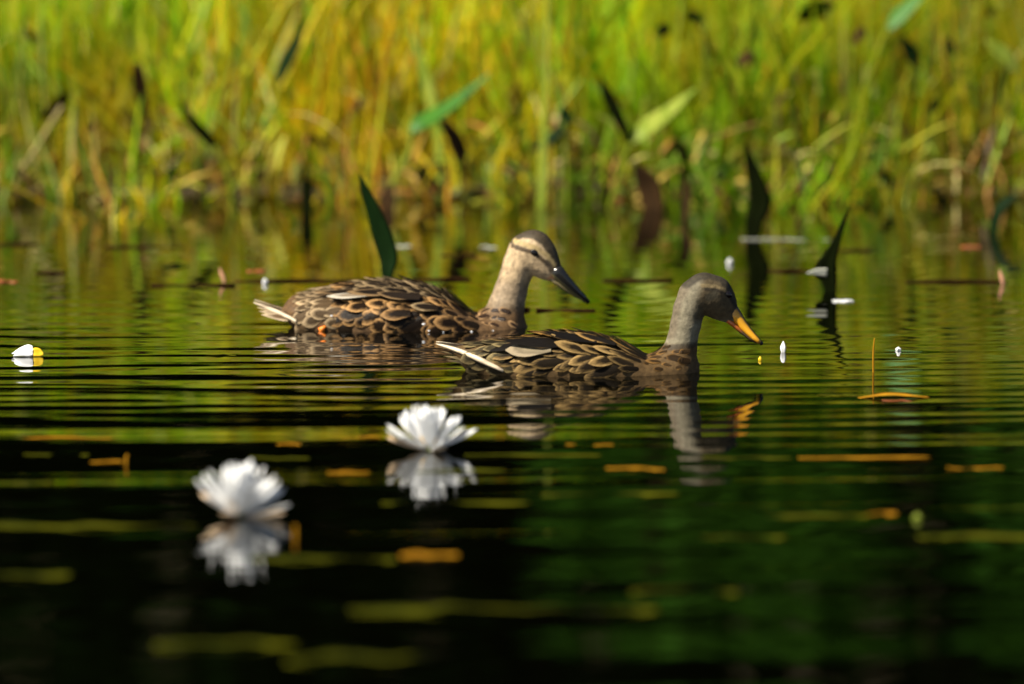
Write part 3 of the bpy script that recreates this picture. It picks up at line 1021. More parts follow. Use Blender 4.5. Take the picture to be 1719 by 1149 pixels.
duck_a = build_duck(dict(
    label='brown mottled duck with pale buff cheek and dark bill, floating behind its companion',
    origin=DUCK_A, seed=1, mat=M_body_a, bill_mat=M_bill, paint=paint_a,
    top=[(472, 522), (485, 500), (530, 488), (570, 481), (620, 475), (650, 474), (700, 479), (740, 491), (770, 508), (795, 526), (830, 532), (862, 540), (882, 556)],
    bot=[(472, 526), (492, 552), (520, 575), (580, 600), (660, 610), (760, 610), (830, 602), (868, 590), (882, 572)],
    width=[(472, 0.018), (490, 0.045), (530, 0.074), (600, 0.094), (680, 0.100), (760, 0.097), (810, 0.082), (850, 0.062), (873, 0.036), (882, 0.012)],
    crown_top=(895, 386), bill_tip=(990, 508), pivot=(862, 475), yaw=-16, eye=(905, 421),
    chain=[(842, 566, 38, 1.25), (845, 540, 35, 1.1), (850, 515, 30, 0.95), (857, 490, 27, 0.9), (864, 466, 25.5, 0.9), (873, 444, 28, 0.85), (885, 424, 32, 0.80), (897, 420, 33.5, 0.78), (908, 432, 31, 0.72), (920, 446, 24, 0.66), (933, 458, 14.5, 0.70)],
    bill_up=[(930, 453, 13, 17, 8), (939, 461, 12.5, 16, 9), (950, 472, 12, 13, 9), (960, 482, 12, 10.5, 8), (971, 492, 13, 8, 7), (980, 500, 12, 6, 6), (985, 505, 8, 4.5, 5)],
    bill_lo=[(926, 466, 9, 4, 5), (938, 474, 9.5, 4, 5), (952, 485, 9.5, 3, 4), (966, 496, 9.5, 2, 3), (978, 503, 8, 1.5, 2)],
    nail=[(981, 501, 4, 4, 3), (986, 505, 4, 4, 4), (988.5, 509, 3, 3, 4)],
    bill_col=lambda t, s, c_: (0.012, 0.011, 0.009) if s > -0.4 else (0.10, 0.09, 0.04),
    bill_lo_col=lambda t, s, c_: (0.16, 0.13, 0.06) if t < 0.75 else (0.10, 0.09, 0.03),
    breast_x=798, feather_x=(512, 868), feather_step=0.0175, tilt=6.0,
    f_flank=feather_mesh('feather_flank', FA['flank'], 0.042, 0.027), f_back=feather_mesh('feather_back', FA['back'], 0.052, 0.026),
    f_breast=feather_mesh('feather_breast', FA['breast'], 0.026, 0.017), f_rump=feather_mesh('feather_rump', FA['rump'], 0.036, 0.022),
    f_tail=feather_mesh('feather_tail', FA['tail'], 0.10, 0.024, pointed=1), f_tail_edge=feather_mesh('feather_tail_edge', FA['pale'], 0.10, 0.022, pointed=1),
    edge_k=9, tail_w=1.5, tail_root=(500, 528), tail_tip=(427, 506), fan=5.0,
    wing=[(640, 488, 14, 0.02, 1.0, feather_mesh('wing_long', FA['wing'], 0.12, 0.034, pointed=1), 0.002),
          (672, 492, 12, 0.03, 0.95, feather_mesh('wing_mid', FA['wing'], 0.10, 0.036), 0.004),
          (620, 496, 18, 0.03, 1.0, feather_mesh('wing_pale', FA['pale'], 0.075, 0.026), 0.006),
          (705, 500, 12, 0.04, 0.9, feather_mesh('wing_short', FA['wing'], 0.085, 0.038), 0.006),
          (690, 520, 16, 0.04, 0.9, feather_mesh('wing_cover', FA['flank'], 0.060, 0.030), 0.005),
          (735, 515, 14, 0.04, 0.9, feather_mesh('wing_shoulder', FA['back'], 0.055, 0.028), 0.006)],
    glint_beads=[(712, 536, 3.2), (721, 546, 2.4), (704, 553, 2.0), (730, 556, 2.0), (775, 553, 2.6), (790, 551, 2.2), (799, 557, 2.6), (814, 559, 3.0), (826, 552, 1.8), (560, 524, 2.6), (577, 497, 4.0), (768, 560, 2.0), (745, 548, 1.6)],
    foot=(545, 558), side_tail=((499, 534, 0.058), (426, 506, 0.012)), side_w=0.010, side_mat=M_white_quill))

duck_b = build_duck(dict(
    label='dark duck with grey neck and orange bill, floating in front of its paler companion',
    origin=DUCK_B, seed=2, mat=M_body_b, bill_mat=M_bill, paint=paint_b,
    top=[(760, 583), (785, 576), (830, 570), (870, 570), (900, 563), (930, 559), (970, 560), (1010, 567), (1050, 580), (1085, 597), (1110, 597), (1145, 602), (1168, 620)],
    bot=[(760, 592), (778, 618), (810, 640), (870, 662), (960, 672), (1060, 670), (1120, 662), (1155, 650), (1168, 634)],
    width=[(760, 0.025), (785, 0.052), (830, 0.076), (900, 0.094), (970, 0.100), (1040, 0.096), (1090, 0.080), (1130, 0.060), (1158, 0.038), (1168, 0.012)],
    crown_top=(1185, 459), bill_tip=(1280, 580), pivot=(1150, 560), yaw=9, eye=(1221, 494),
    chain=[(1132, 640, 36, 1.2), (1135, 612, 34, 1.1), (1142, 588, 27, 0.95), (1146, 568, 24.5, 0.92), (1151, 545, 25, 0.9), (1157, 520, 26, 0.88), (1168, 498, 29, 0.82), (1182, 491, 31.5, 0.78), (1198, 498, 33.5, 0.74), (1210, 511, 28, 0.68), (1222, 524, 18, 0.68), (1229, 531, 13, 0.75)],
    bill_up=[(1227, 524, 12.5, 15, 8), (1236, 534, 12, 13, 8), (1246, 546, 12, 10, 8), (1256, 557, 12, 8, 7), (1265, 566, 13, 6.5, 6), (1272, 572, 12, 5, 5), (1277, 576, 8, 4, 4)],
    bill_lo=[(1222, 538, 9, 4, 5), (1234, 547, 9, 4, 5), (1247, 559, 9.5, 3, 4), (1259, 569, 9.5, 2, 3), (1270, 576, 8, 1.5, 2)],
    nail=[(1273, 572, 4, 3.5, 3), (1278, 576, 4, 3.5, 4), (1280, 579.5, 3, 2.5, 3)],
    bill_col=lambda t, s, c_: (0.05, 0.035, 0.012) if s > 0.7 or t > 0.9 else ((0.62, 0.29, 0.012) if t > 0.05 else (0.4, 0.2, 0.03)),
    bill_lo_col=lambda t, s, c_: (0.40, 0.10, 0.012) if t < 0.3 else (0.05, 0.03, 0.012),
    breast_x=1084, feather_x=(800, 1156), feather_step=0.0175, tilt=5.0,
    f_flank=feather_mesh('feather_flank', FB['flank'], 0.060, 0.021), f_back=feather_mesh('feather_back', FB['back'], 0.060, 0.028),
    f_breast=feather_mesh('feather_breast', FB['breast'], 0.026, 0.016), f_rump=feather_mesh('feather_rump', FB['rump'], 0.040, 0.022),
    f_tail=feather_mesh('feather_tail', FB['tail'], 0.10, 0.024, pointed=1), f_tail_edge=feather_mesh('feather_tail_edge', FB['edge'], 0.10, 0.020, pointed=1),
    edge_k=9, tail_root=(842, 605), tail_tip=(733, 576), fan=4.5, tail_w=0.8,
    wing=[(960, 572, 8, 0.02, 1.0, feather_mesh('wing_long', FB['wing'], 0.12, 0.036, pointed=1), 0.002),
          (925, 578, 6, 0.02, 0.9, feather_mesh('wing_grey', FB['pale'], 0.085, 0.040), 0.004),
          (890, 574, 14, 0.02, 0.9, feather_mesh('wing_tip', FB['wing'], 0.095, 0.030, pointed=1), 0.006),
          (1000, 572, 10, 0.03, 1.0, feather_mesh('wing_mid', FB['wing'], 0.090, 0.038), 0.005),
          (1030, 578, 12, 0.03, 0.95, feather_mesh('wing_short', FB['wing'], 0.075, 0.038), 0.006)],
    side_tail=((845, 613, 0.086), (732, 575, 0.010)), side_w=0.011, side_arch=4.0, side_mat=M_white_quill))

# ------------------------------------------------------------------ water lilies
def petal_data(name, L, W, mat, cup=0.3):
    n, pts, wd = 9, [], []
    for i in range(n):
        t = i / (n - 1)
        pts.append((L * t * (1 - 0.06 * t), 0, cup * L * (t * t * 0.55 - 0.18 * t)))
        wd.append(W * (0.28 + 0.72 * math.sin(math.pi * min(1, t / 1.24) ** 1.05)) if t < 0.97 else W * 0.12)
    o = ribbon(name, pts, wd, (0, 1, 0), mat, thick=0.0012, camber=-0.35)
    d = o.data
    bpy.data.objects.remove(o)
    return d

def lily(px, py, L, label, seed, lean, whorls, spin, gap):
    r = random.Random(seed)
    p = on_water(px, py)
    root = empty('water_lily', p)
    tag(root, label, 'flower', 'white water lilies')
    d_in = petal_data('petal', L, L * 0.19, M_petal)
    d_out = petal_data('petal', L * 1.02, L * 0.205, M_petal, cup=0.2)
    d_sep = petal_data('sepal', L * 0.98, L * 0.25, M_sepal, cup=0.12)
    T = Matrix.Rotation(R(lean[0]), 4, 'Y') @ Matrix.Rotation(R(lean[1]), 4, 'X')
    for (cnt, el, off, data, nm, s) in whorls:
        dd = {'in': d_in, 'out': d_out, 'sep': d_sep}[data]
        for k in range(cnt):
            az = spin + 360.0 / cnt * (k + off) + r.gauss(0, 4)
            e = el + r.gauss(0, 4)
            if e < 36 and gap[0] < az % 360 < gap[1]: continue
            o = mesh_obj(nm, None, None, parent=root, data=dd)
            ss = s * r.uniform(0.93, 1.06)
            M = T @ Matrix.Rotation(R(az), 4, 'Z') @ Matrix.Rotation(-R(e), 4, 'Y') @ Matrix.Translation((0.006, 0, 0)) @ Matrix.Rotation(R(r.gauss(0, 9)), 4, 'X') @ Matrix.Diagonal((ss, ss, ss, 1))
            o.matrix_local = M
    for k in range(14):
        az, e = k * 137.5, r.uniform(55, 88)
        a, q = R(az), R(e)
        dv = Vector((math.cos(a) * math.cos(q), math.sin(a) * math.cos(q), math.sin(q)))
        o = ribbon('stamen', [dv * 0.005, dv * 0.016, dv * 0.026], [0.0025, 0.003, 0.0012], dv.cross(Vector((0.3, 0.5, 0.1))), M_stamen, root, thick=0.0015)
        o.matrix_local = T
    tube('stalk', [(0, 0, 0.006), (0.005, 0.01, -0.04), (0.03, 0.05, -0.2)], [0.006, 0.004, 0.004], M_stem, root)
    return root

lily(721, 757, 0.073, 'white water lily opened in an even fan of petals, just in front of the ducks', 3, (0, 4),
     [(4, 15, 0.1, 'sep', 'sepal', 0.95), (12, 24, 0.3, 'out', 'petal', 1.05), (12, 43, 0.0, 'in', 'petal', 1.0), (9, 63, 0.5, 'in', 'petal', 0.95), (6, 77, 0.2, 'in', 'petal', 0.9)], 12, (246, 276))
lily(402, 868, 0.077, 'tilted white water lily with petals on one side drooping to the water', 5, (8, 6),
     [(4, 14, 0.3, 'sep', 'sepal', 0.9), (12, 24, 0.1, 'out', 'petal', 1.0), (12, 44, 0.4, 'in', 'petal', 1.0), (9, 64, 0.0, 'in', 'petal', 1.0), (6, 78, 0.2, 'in', 'petal', 0.98)], 40, (285, 312))

# ------------------------------------------------------------------ broad-leaved marsh plants at the water's edge
def plant(label, base, Y=None, leaves=(), stems=(), name='marsh_plant', cat='plant'):
    if Y is None:
        b0 = on_water(*base)
    else:
        b0 = at(base[0], base[1], Y)
        b0.z = max(0.0, ground_z(b0.x, Y))
    Y = b0.y
    root = empty(name, b0)
    tag(root, label, cat, 'broad-leaved plants at the water edge')
    m = px_m(Y)
    rr = random.Random(hash(label) % 1000 if False else len(label) * 7 + int(base[0]))
    for st in stems:
        pts = [at(p[0], p[1], Y + (p[2] if len(p) > 2 else 0)) - b0 for p in st['p']]
        if st.get('root', True):
            pts[0] = Vector((pts[0].x, pts[0].y, -0.06))
        q, v = smooth_path(pts, [st.get('r', 3.0) * m] * len(pts))
        tube('stem', q, v, st.get('m', M_stem), root)
    for lf in leaves:
        pts = [at(p[0], p[1], Y + (p[2] if len(p) > 2 else 0)) - b0 for p in lf['p']]
        if lf.get('root'):
            pts[0] = Vector((pts[0].x, pts[0].y, -0.05))
        turn = R(lf.get('turn', 35))
        q, v = smooth_path(pts, [w * m / math.cos(turn) for w in lf['w']])
        sides = []
        for i in range(len(q)):
            t = (q[min(i + 1, len(q) - 1)] - q[max(i - 1, 0)]).normalized()
            s = t.cross(Vector((0, 1, 0))).normalized()
            sides.append(s * math.cos(turn) + Vector((0, 1, 0)) * math.sin(turn))
        ribbon('leaf', q, v, sides, lf.get('m', M_leaf_dark), root, thick=0.0014, camber=lf.get('camber', 0.3))
    return root

plant('dark green spear leaf standing upright just behind the pale-cheeked duck', (650, 484), leaves=[
    dict(p=[(652, 486), (650, 462), (652, 432), (640, 390), (625, 350), (612, 318), (602, 291)], w=[9, 20, 32, 33, 24, 14, 1], root=True, turn=20)])
plant('thick black-green upright leaf standing alone in open water, bent at the middle', (1262, 398), leaves=[
    dict(p=[(1262, 400), (1266, 375), (1275, 343), (1271, 312), (1260, 275), (1251, 240)], w=[14, 30, 38, 31, 18, 2], root=True, turn=15, m=M_leaf_black)])
plant('thin black forked shoot rising from the water beside the grass', (516, 358), leaves=[
    dict(p=[(516, 360), (515, 340), (512, 318), (512, 292), (513, 270)], w=[14, 19, 15, 9, 1], root=True, m=M_leaf_black),
    dict(p=[(517, 352), (521, 315), (525, 282)], w=[12, 10, 1], m=M_leaf_black)])
plant('curved leaf with wide dark base and slender green tip, dipping into the water', (1398, 490), leaves=[
    dict(p=[(1397, 492), (1392, 474), (1386, 455), (1393, 432), (1405, 405), (1415, 375), (1427, 345)], w=[7, 26, 40, 25, 13, 8, 2], root=True, turn=10, m=M_leaf_black),
    dict(p=[(1388, 458), (1372, 457), (1354, 459)], w=[14, 11, 1], m=M_straw, turn=15)])
plant('plant with a glossy green leaf pointing up and out beside a drooping brown one', (640, 338), Y=15.42, stems=[
    dict(p=[(640, 342), (665, 297), (688, 255), (691, 222)], r=4, m=M_leaf_pale)], leaves=[
    dict(p=[(690, 224), (702, 209), (740, 188, -.03), (782, 157, -.05), (824, 122, -.06)], w=[6, 26, 22, 14, 2], m=M_leaf_green, turn=40),
    dict(p=[(735, 200), (757, 222), (771, 252), (777, 282)], w=[6, 22, 26, 4], m=M_leaf_brown)])
plant('plant with a black blade on one side and a pale green leaf on the other', (1012, 350), Y=15.40, stems=[
    dict(p=[(1010, 354), (1036, 305), (1058, 240)], r=3.5)], leaves=[
    dict(p=[(1058, 242), (1042, 206), (1022, 165), (1007, 128)], w=[7, 19, 22, 3], m=M_leaf_black, turn=20),
    dict(p=[(1060, 240), (1080, 219), (1120, 190, -.03), (1168, 149, -.05)], w=[6, 27, 22, 3], m=M_leaf_pale, turn=40)])
plant('dark leaf folded into a sharp angle above a leaning stem', (951, 342), Y=15.45, stems=[
    dict(p=[(951, 346), (952, 270), (946, 205)], r=3)], leaves=[
    dict(p=[(894, 253), (915, 239), (938, 221), (950, 197), (944, 174)], w=[3, 18, 17, 23, 3], m=M_leaf_dark)])
plant('brown-black withered blade slanting down onto a thin bent stem', (393, 340), Y=15.45, stems=[
    dict(p=[(395, 344), (384, 300), (361, 246)], r=3.5, m=M_stem)], leaves=[
    dict(p=[(364, 250), (346, 229), (320, 200), (297, 163)], w=[10, 21, 16, 2], m=M_leaf_black)])
plant('withered brown leaf hanging straight down from a kinked stem', (236, 338), Y=15.6, stems=[
    dict(p=[(238, 342), (226, 262), (246, 200), (230, 108)], r=3, m=M_leaf_brown)], leaves=[
    dict(p=[(230, 106), (236, 150), (247, 207)], w=[14, 24, 8], m=M_leaf_brown),
    dict(p=[(212, 182), (226, 215), (232, 258)], w=[4, 14, 5], m=M_leaf_brown)])
plant('dark drooping leaf at the end of a pale straw-coloured slanting stem', (20, 335), Y=15.6, stems=[
    dict(p=[(18, 338), (30, 300), (62, 248), (104, 178)], r=4, m=M_stem_tan)], leaves=[
    dict(p=[(118, 155), (96, 178), (70, 200)], w=[8, 22, 6], m=M_leaf_brown)])
plant('narrow dark green leaf held high among the yellow grass', (475, 336), Y=15.7, stems=[
    dict(p=[(475, 340), (468, 240), (464, 144)], r=3)], leaves=[
    dict(p=[(463, 148), (478, 110), (497, 72), (513, 40)], w=[6, 21, 18, 2], m=M_leaf_dark)])
plant('broad brown leaf collapsed onto the water at the foot of the grass', (1098, 350), Y=15.35, leaves=[
    dict(p=[(1104, 352), (1092, 322), (1076, 292), (1066, 274)], w=[24, 40, 27, 3], m=M_leaf_brown, root=True)])
plant('small brown hook-shaped leaf on a short stalk', (1150, 352), Y=15.4, stems=[
    dict(p=[(1150, 354), (1147, 320), (1144, 300)], r=3, m=M_leaf_brown)], leaves=[
    dict(p=[(1128, 238), (1141, 250), (1148, 274), (1144, 310)], w=[8, 14, 13, 4], m=M_leaf_brown)])
plant('curled brown leaf with its tip pointing up next to the bent dark leaf', (1342, 345), Y=15.4, leaves=[
    dict(p=[(1342, 348), (1345, 302), (1335, 270), (1325, 246)], w=[5, 15, 14, 3], m=M_leaf_brown, root=True)])
plant('tall plant with a bright green leaf and a dark hanging leaf', (1420, 340), Y=15.7, stems=[
    dict(p=[(1420, 344), (1440, 190), (1474, 90), (1491, 48)], r=3.5)], leaves=[
    dict(p=[(1489, 52), (1510, 27), (1548, -8)], w=[8, 27, 12], m=M_leaf_green),
    dict(p=[(1512, 60), (1530, 90), (1543, 118)], w=[5, 26, 3], m=M_leaf_dark)])
plant('large blackish leaf spread flat at the top of a tall stem', (1372, 340), Y=15.9, stems=[
    dict(p=[(1372, 340), (1384, 180), (1392, 16)], r=3)], leaves=[
    dict(p=[(1402, 8), (1368, 18), (1334, 34)], w=[8, 36, 3], m=M_leaf_dark)])
plant('plant with a pale bluish-green leaf above a hanging dark one', (1688, 345), Y=15.6, stems=[
    dict(p=[(1690, 348), (1680, 240), (1688, 98)], r=3.5)], leaves=[
    dict(p=[(1655, 68), (1688, 93), (1708, 122)], w=[4, 27, 4], m=M_leaf_pale),
    dict(p=[(1690, 108), (1683, 138), (1670, 180)], w=[6, 23, 3], m=M_leaf_dark)])
plant('long straight pale blade with a whitish base, taller than its neighbours', (908, 342), Y=15.38, leaves=[
    dict(p=[(908, 345), (911, 285), (915, 180), (918, 60), (920, -60)], w=[14, 13, 8, 6, 3], m=M_leaf_pale, root=True, turn=20)])
plant('pale yellowish blade leaning over among the tall grass', (738, 338), Y=15.6, leaves=[
    dict(p=[(738, 342), (737, 260), (726, 180), (708, 110), (683, 36)], w=[8, 12, 20, 18, 2], m=M_leaf_pale, root=True)])
plant('low dark arching leaf with its tip touching the water', (1668, 392), leaves=[
    dict(p=[(1664, 392), (1672, 365), (1690, 338), (1712, 330)], w=[8, 17, 15, 3], root=True)])
plant('slim curved brown shoot standing in shallow water beside the hook-shaped leaf', (1136, 372), leaves=[
    dict(p=[(1140, 374), (1152, 350), (1156, 322), (1150, 296)], w=[5, 10, 8, 2], root=True, m=M_leaf_brown)])
plant('reddish-brown shrivelled leaf standing at the waterline near the glossy green leaf', (655, 352), Y=15.36, leaves=[
    dict(p=[(655, 356), (650, 335), (662, 312)], w=[14, 26, 5], m=M_leaf_brown, root=True)])

pr = random.Random(31)
for (px_, py_) in ((150, 215), (330, 120), (430, 292), (545, 236), (590, 176), (702, 292), (742, 308), (792, 288), (872, 282), (985, 250), (1200, 284), (1236, 100), (1300, 168),
                   (1452, 252), (1562, 178), (1642, 250), (1604, 76), (1102, 52), (1430, 60), (1180, 30), (1660, 20), (60, 60), (1500, 300), (280, 292), (1585, 330)):
    w_ = pr.uniform(9, 19); hl = pr.uniform(20, 38); sx_ = pr.choice((-1, 1)) * pr.uniform(8, 30)
    mt = pr.choice((M_leaf_brown, M_leaf_black, M_leaf_dark))
    plant('small withered dark leaf on a thin bent stem among the grass', (px_ + pr.uniform(-25, 25), 340), Y=pr.uniform(15.4, 15.75), stems=[
        dict(p=[(px_ - sx_ * 0.6, 345), (px_ - sx_ * 0.2, (py_ + 345) / 2 + 10), (px_, py_ + hl * 0.4)], r=1.8)], leaves=[
        dict(p=[(px_, py_ + hl * 0.5), (px_ + sx_ * 0.35, py_ + hl * 0.1), (px_ + sx_ * 0.8, py_ - hl * 0.25), (px_ + sx_, py_ - hl * 0.5 + pr.uniform(0, 1) * hl)], w=[4, w_, w_ * 0.8, 2], m=mt, turn=pr.uniform(10, 50))])

# ------------------------------------------------------------------ things floating on the water
def strand(label, x0, x1, y, mat, wide=0.012, name='grass_strand', cat='grass blade', group=None, rise=0.0, y1=None, thick=0.0015, seed=0, wscale=0.55, sink=0.0011):
    """a blade lying on the water from px x0 to x1 at image row y"""
    a, b_ = on_water(x0, y), on_water(x1, y if y1 is None else y1)
    r = random.Random(int(x0 * 3 + y) + seed)
    n = max(7, int((b_ - a).length / 0.03))
    bow = r.gauss(0, 0.012) if n > 8 else 0.0
    ph, ph2 = r.uniform(0, 6.28), r.uniform(0, 6.28)
    pts, wd = [], []
    for i in range(n):
        t = i / (n - 1)
        p = a.lerp(b_, t)
        p.y += bow * math.sin(math.pi * t) + r.gauss(0, 0.003)
        p.z = 0.0012 + rise * math.sin(math.pi * t) + sink * (math.sin(t * n * 0.55 + ph) + 0.7 * math.sin(t * n * 1.1 + ph2))
        pts.append(p - a)
        wd.append(wide * (0.15 + 0.85 * math.sin(math.pi * (0.06 + 0.88 * t)) ** 0.7) * r.uniform(0.45, 1.35))
    pts, wd = smooth_path(pts, wd, 3)
    o = ribbon(name, pts, [x_ * wscale for x_ in wd], (0, 1, 0.04), mat, thick=thick, camber=0.12)
    o.location = a
    tag(o, label, cat, group)
    return o

GO = 'orange dead blades floating on the pond'
GV = 'olive strips floating on the pond'
GT = 'dark twigs floating near the bank'
strand('long thin orange blade floating alone in the dark water, longest of the orange ones', 1340, 1562, 770, M_orange, 0.03, group=GO)
strand('orange blade with a second piece across it, floating by the upright orange stalk', 1440, 1560, 668, M_orange, 0.05, group=GO, rise=0.004)
strand('short yellowish blade end floating beside the crossed orange blades', 1370, 1432, 664, M_olive, 0.035, group=GO)
strand('reddish blade lying across the orange one by the upright stalk', 1480, 1535, 674, M_rust, 0.035, group=GO)
strand('bright orange blade floating in front of the orange-billed duck', 1018, 1116, 788, M_orange, 0.05, group=GO)
strand('stubby orange leaf piece floating next to a pale bubble', 1455, 1506, 865, M_orange, 0.075, group=GO)
strand('rusty orange strip floating between the lilies and the dark open water', 672, 770, 934, M_orange, 0.07, group=GO)
strand('thin orange blade floating beyond the tilted lily', 402, 505, 748, M_orange, 0.03, group=GO)
strand('orange blade with an upturned end floating apart from the lilies', 152, 206, 776, M_orange, 0.035, group=GO)
strand('dull orange blade floating between the two lilies', 550, 620, 794, M_orange, 0.04, group=GO)
strand('faint orange blade in shade at the edge of the dark water', 1590, 1685, 787, M_orange, 0.03, group=GO)
for (x0, x1, y, w, mt) in ((10, 190, 737, .02, M_orange), (575, 640, 736, .02, M_orange), (950, 1030, 748, .025, M_orange), (1590, 1719, 737, .015, M_olive)):
    strand('fine dull orange blade floating among the ripples', x0, x1, y, mt, w, group=GO)
for (x0, x1, y, w, lb) in (  # flat olive-coloured strips laid on the water surface
        (910, 1140, 832, .05, 'olive strip floating in front of the bright orange blade'),
        (585, 1105, 1027, .12, 'very long olive strip lying across the darkest open water'),
        (1060, 1240, 996, .10, 'short broad olive strip floating just past the very long one'),
        (-20, 330, 884, .09, 'long olive strip floating with its end beside the tilted lily'),
        (420, 665, 940, .08, 'olive strip floating end to end with the rusty orange strip'),
        (1180, 1320, 904, .06, 'olive strip floating short of the stubby orange leaf piece'),
        (1540, 1740, 902, .06, 'olive strip floating with its end under the pale bubble-like bud'),
        (640, 890, 846, .05, 'olive strip floating in front of the evenly fanned lily'),
        (1270, 1460, 868, .05, 'olive strip floating with its end against the stubby orange leaf piece')):
    strand(lb, x0, x1, y, M_olive, w, group=GV, wscale=0.8)
for (x0, x1, y, w) in ((-20, 90, 812, .05), (480, 740, 1112, .14), (-20, 120, 968, .06), (260, 500, 1085, .1), (780, 1010, 766, .03), (1180, 1330, 770, .03), (420, 520, 770, .03), (700, 850, 792, .03), (40, 150, 765, .025)):
    strand('plain olive-brown strip floating in the dark water, touching nothing', x0, x1, y, M_olive, w, group=GV, wscale=0.8)
for (x0, x1, y, w) in ((-20, 62, 411, .03), (178, 312, 416, .03), (395, 640, 473, .03), (1012, 1130, 472, .02), (900, 1000, 522, .02), (255, 395, 480, .02),
                       (1290, 1360, 456, .02), (1380, 1460, 422, .03), (1520, 1690, 474, .015), (60, 110, 460, .03), (690, 790, 470, .02), (1380, 1460, 345, .09), (860, 890, 521, .02), (740, 800, 430, .04)):
    strand('thin dark twig floating on the bright reflections', x0, x1, y, M_twig, w, name='floating_twig', cat='twig', group=GT, thick=0.006)
strand('dark oval rotten leaf floating on the calm water', 272, 320, 449, M_leaf_black, 0.14, name='floating_leaf', cat='leaf', thick=0.004)
strand('rust-red leaf floating next to a small white petal', 415, 446, 456, M_rust, 0.06, name='floating_leaf', cat='leaf', thick=0.006)
strand('pinkish-red leaf floating on the calm water away from the ducks', -8, 30, 474, M_rust, 0.05, name='floating_leaf', cat='leaf', thick=0.006)
strand('dull red leaf floating below the arching dark leaf', 1612, 1644, 416, M_rust, 0.06, name='floating_leaf', cat='leaf', thick=0.006)
strand('pale straw floating across the foot of the bent black-green leaf', 1244, 1394, 403, M_straw, 0.012, name='floating_straw', cat='straw')
strand('white petal floating flat below the curved leaf', 1398, 1433, 507, M_petal, 0.06, name='floating_petal', cat='petal', rise=0.002, thick=0.003)
strand('small white petal floating behind the pale-cheeked duck, near its head', 806, 834, 417, M_straw, 0.05, name='floating_petal', cat='petal', rise=0.002, thick=0.002)
strand('small white petal floating beside the spear leaf', 664, 690, 415, M_straw, 0.05, name='floating_petal', cat='petal', rise=0.002, thick=0.002)
strand('short yellowish blade floating in the wake ripples', 345, 412, 597, M_olive, 0.02, group=GO)

def bud(label, px, py, wpx, hpx, mat, name='flower_bud', cat='flower bud', tilt=0.0, group=None, base_mat=None, petals=3):
    """a small closed bud of overlapping petals standing on the water"""
    p = on_water(px, py)
    m = px_m(p.y)
    root = empty(name, p)
    tag(root, label, cat, group)
    h, w = hpx * m, wpx * m
    for k in range(petals):
        a = k * 2 * math.pi / petals + 0.4
        d = Vector((math.cos(a), math.sin(a), 0))
        pts = [d * w * 0.05 + Vector((0, 0, -0.004)), d * w * 0.30 + Vector((tilt * h * .3, 0, h * 0.35)), d * w * 0.22 + Vector((tilt * h * .7, 0, h * 0.7)), Vector((tilt * h, 0, h))]
        q, v = smooth_path(pts, [w * 0.5, w * 0.8, w * 0.6, w * 0.08])
        ribbon('petal', q, v, d.cross(Vector((0, 0, 1))), base_mat if (base_mat and k == 0) else mat, root, thick=0.002, camber=0.3)
    return root

bud('tiny pink-edged white bud on the water just past the orange bill', 1315, 592, 11, 19, M_petal, base_mat=M_pink)
bud('slim pinkish bud standing up from the calm water', 1684, 477, 8, 24, M_pink, tilt=-0.25)
bud('tiny orange bud leaning in the calm water near a rust-red leaf', 377, 474, 8, 24, M_pink, tilt=-0.35)
bud('tiny bluish-white blossom floating beside a rust-red leaf', 445, 477, 9, 9, M_petal, petals=4)
bud('tiny bluish-white blossom floating behind the dark duck', 1225, 444, 10, 10, M_petal, petals=4)
bud('tiny pale blossom floating past the upright orange stalk', 1508, 589, 10, 6, M_petal, petals=4)
bud('pale grey-green bubble-like bud floating beside the stubby orange leaf', 1540, 874, 16, 12, M_leaf_pale, petals=5)
bud('tiny yellow bud floating under the tip of the orange bill', 1276, 606, 7, 7, M_yellow)

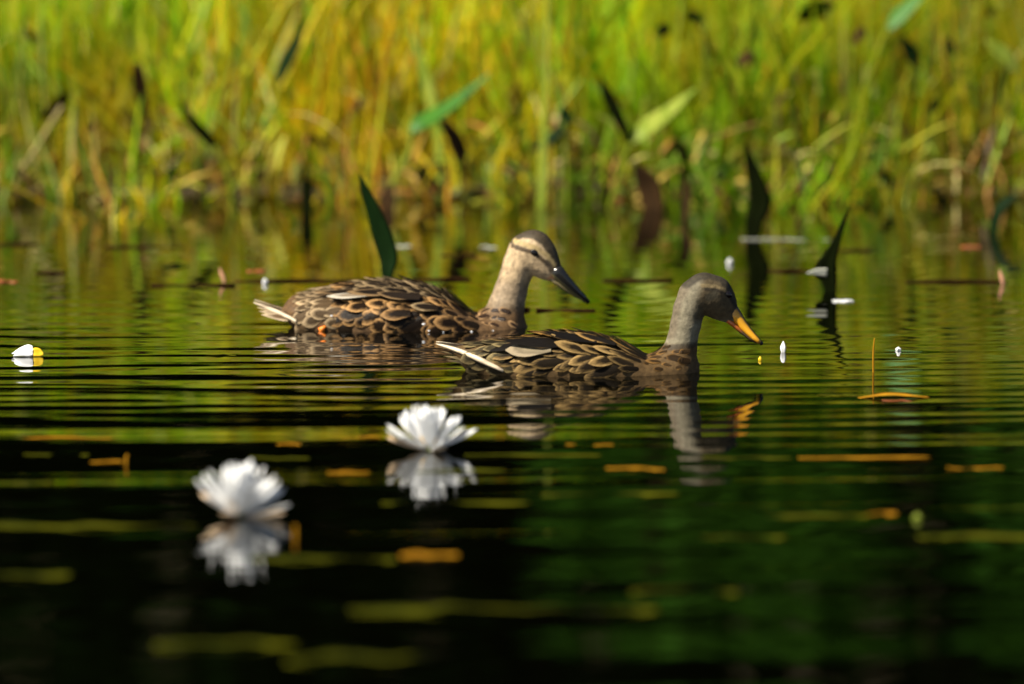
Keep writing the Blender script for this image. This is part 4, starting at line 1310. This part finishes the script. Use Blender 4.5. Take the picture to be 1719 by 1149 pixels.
# fallen lily piece: two white petals folded over a yellow one
p0 = on_water(47, 599)
fl = empty('fallen_blossom', p0)
tag(fl, 'fallen white blossom with a yellow end lying on the ripples', 'blossom')
m = px_m(p0.y)
def L3(x, y, z): return Vector((x * m, y * m, z * m))
ribbon('white_petal', *smooth_path([L3(-27, 0, 5), L3(-14, -4, 9), L3(0, -2, 12), L3(8, 0, 14)], [1 * m, 13 * m, 18 * m, 8 * m]), Vector((0, .35, 1)), M_petal, fl, thick=0.004, camber=0.4)
ribbon('white_petal', *smooth_path([L3(-24, -8, 2), L3(-10, -9, 6), L3(3, -8, 7), L3(9, -6, 8)], [2 * m, 9 * m, 13 * m, 12 * m]), Vector((0, .3, 1)), M_petal, fl, thick=0.004, camber=0.4)
ribbon('yellow_petal', *smooth_path([L3(6, -5, 7), L3(12, -6, 8), L3(20, -5, 7), L3(26, -4, 5)], [12 * m, 16 * m, 15 * m, 5 * m]), Vector((0, .3, 1)), M_yellow, fl, thick=0.005, camber=0.5)

def stalk(label, p_px, mat, rpx=2.6, leaf=None):
    b0 = on_water(*p_px[0])
    root = empty('standing_stalk', b0)
    tag(root, label, 'stalk', 'stalks standing in the water')
    m = px_m(b0.y)
    pts = [at(p[0], p[1], b0.y) - b0 for p in p_px]
    pts[0].z = -0.05
    q, v = smooth_path(pts, [rpx * m] * (len(pts) - 1) + [rpx * m * 0.5])
    tube('stem', q, v, mat, root)
    if leaf:
        lp = [at(p[0], p[1], b0.y) - b0 for p in leaf]
        q, v = smooth_path(lp, [3 * m, 14 * m, 2 * m] if len(lp) == 3 else [3 * m, 12 * m, 10 * m, 2 * m])
        ribbon('leaf', q, v, Vector((0.85, 0.5, 0)), mat, root, thick=0.002, camber=0.3)
    return root
stalk('thin upright orange stalk standing in the rippled water', [(1467, 625), (1466, 598), (1468, 568)], M_orange, 1.6)
stalk('short orange stub beside the tilted lily', [(495, 905), (496, 892), (494, 884)], M_orange, 2.8)
stalk('tiny orange tip poking up at the end of the floating blade with upturned end', [(211, 778), (212, 772), (215, 765)], M_orange, 2.2)
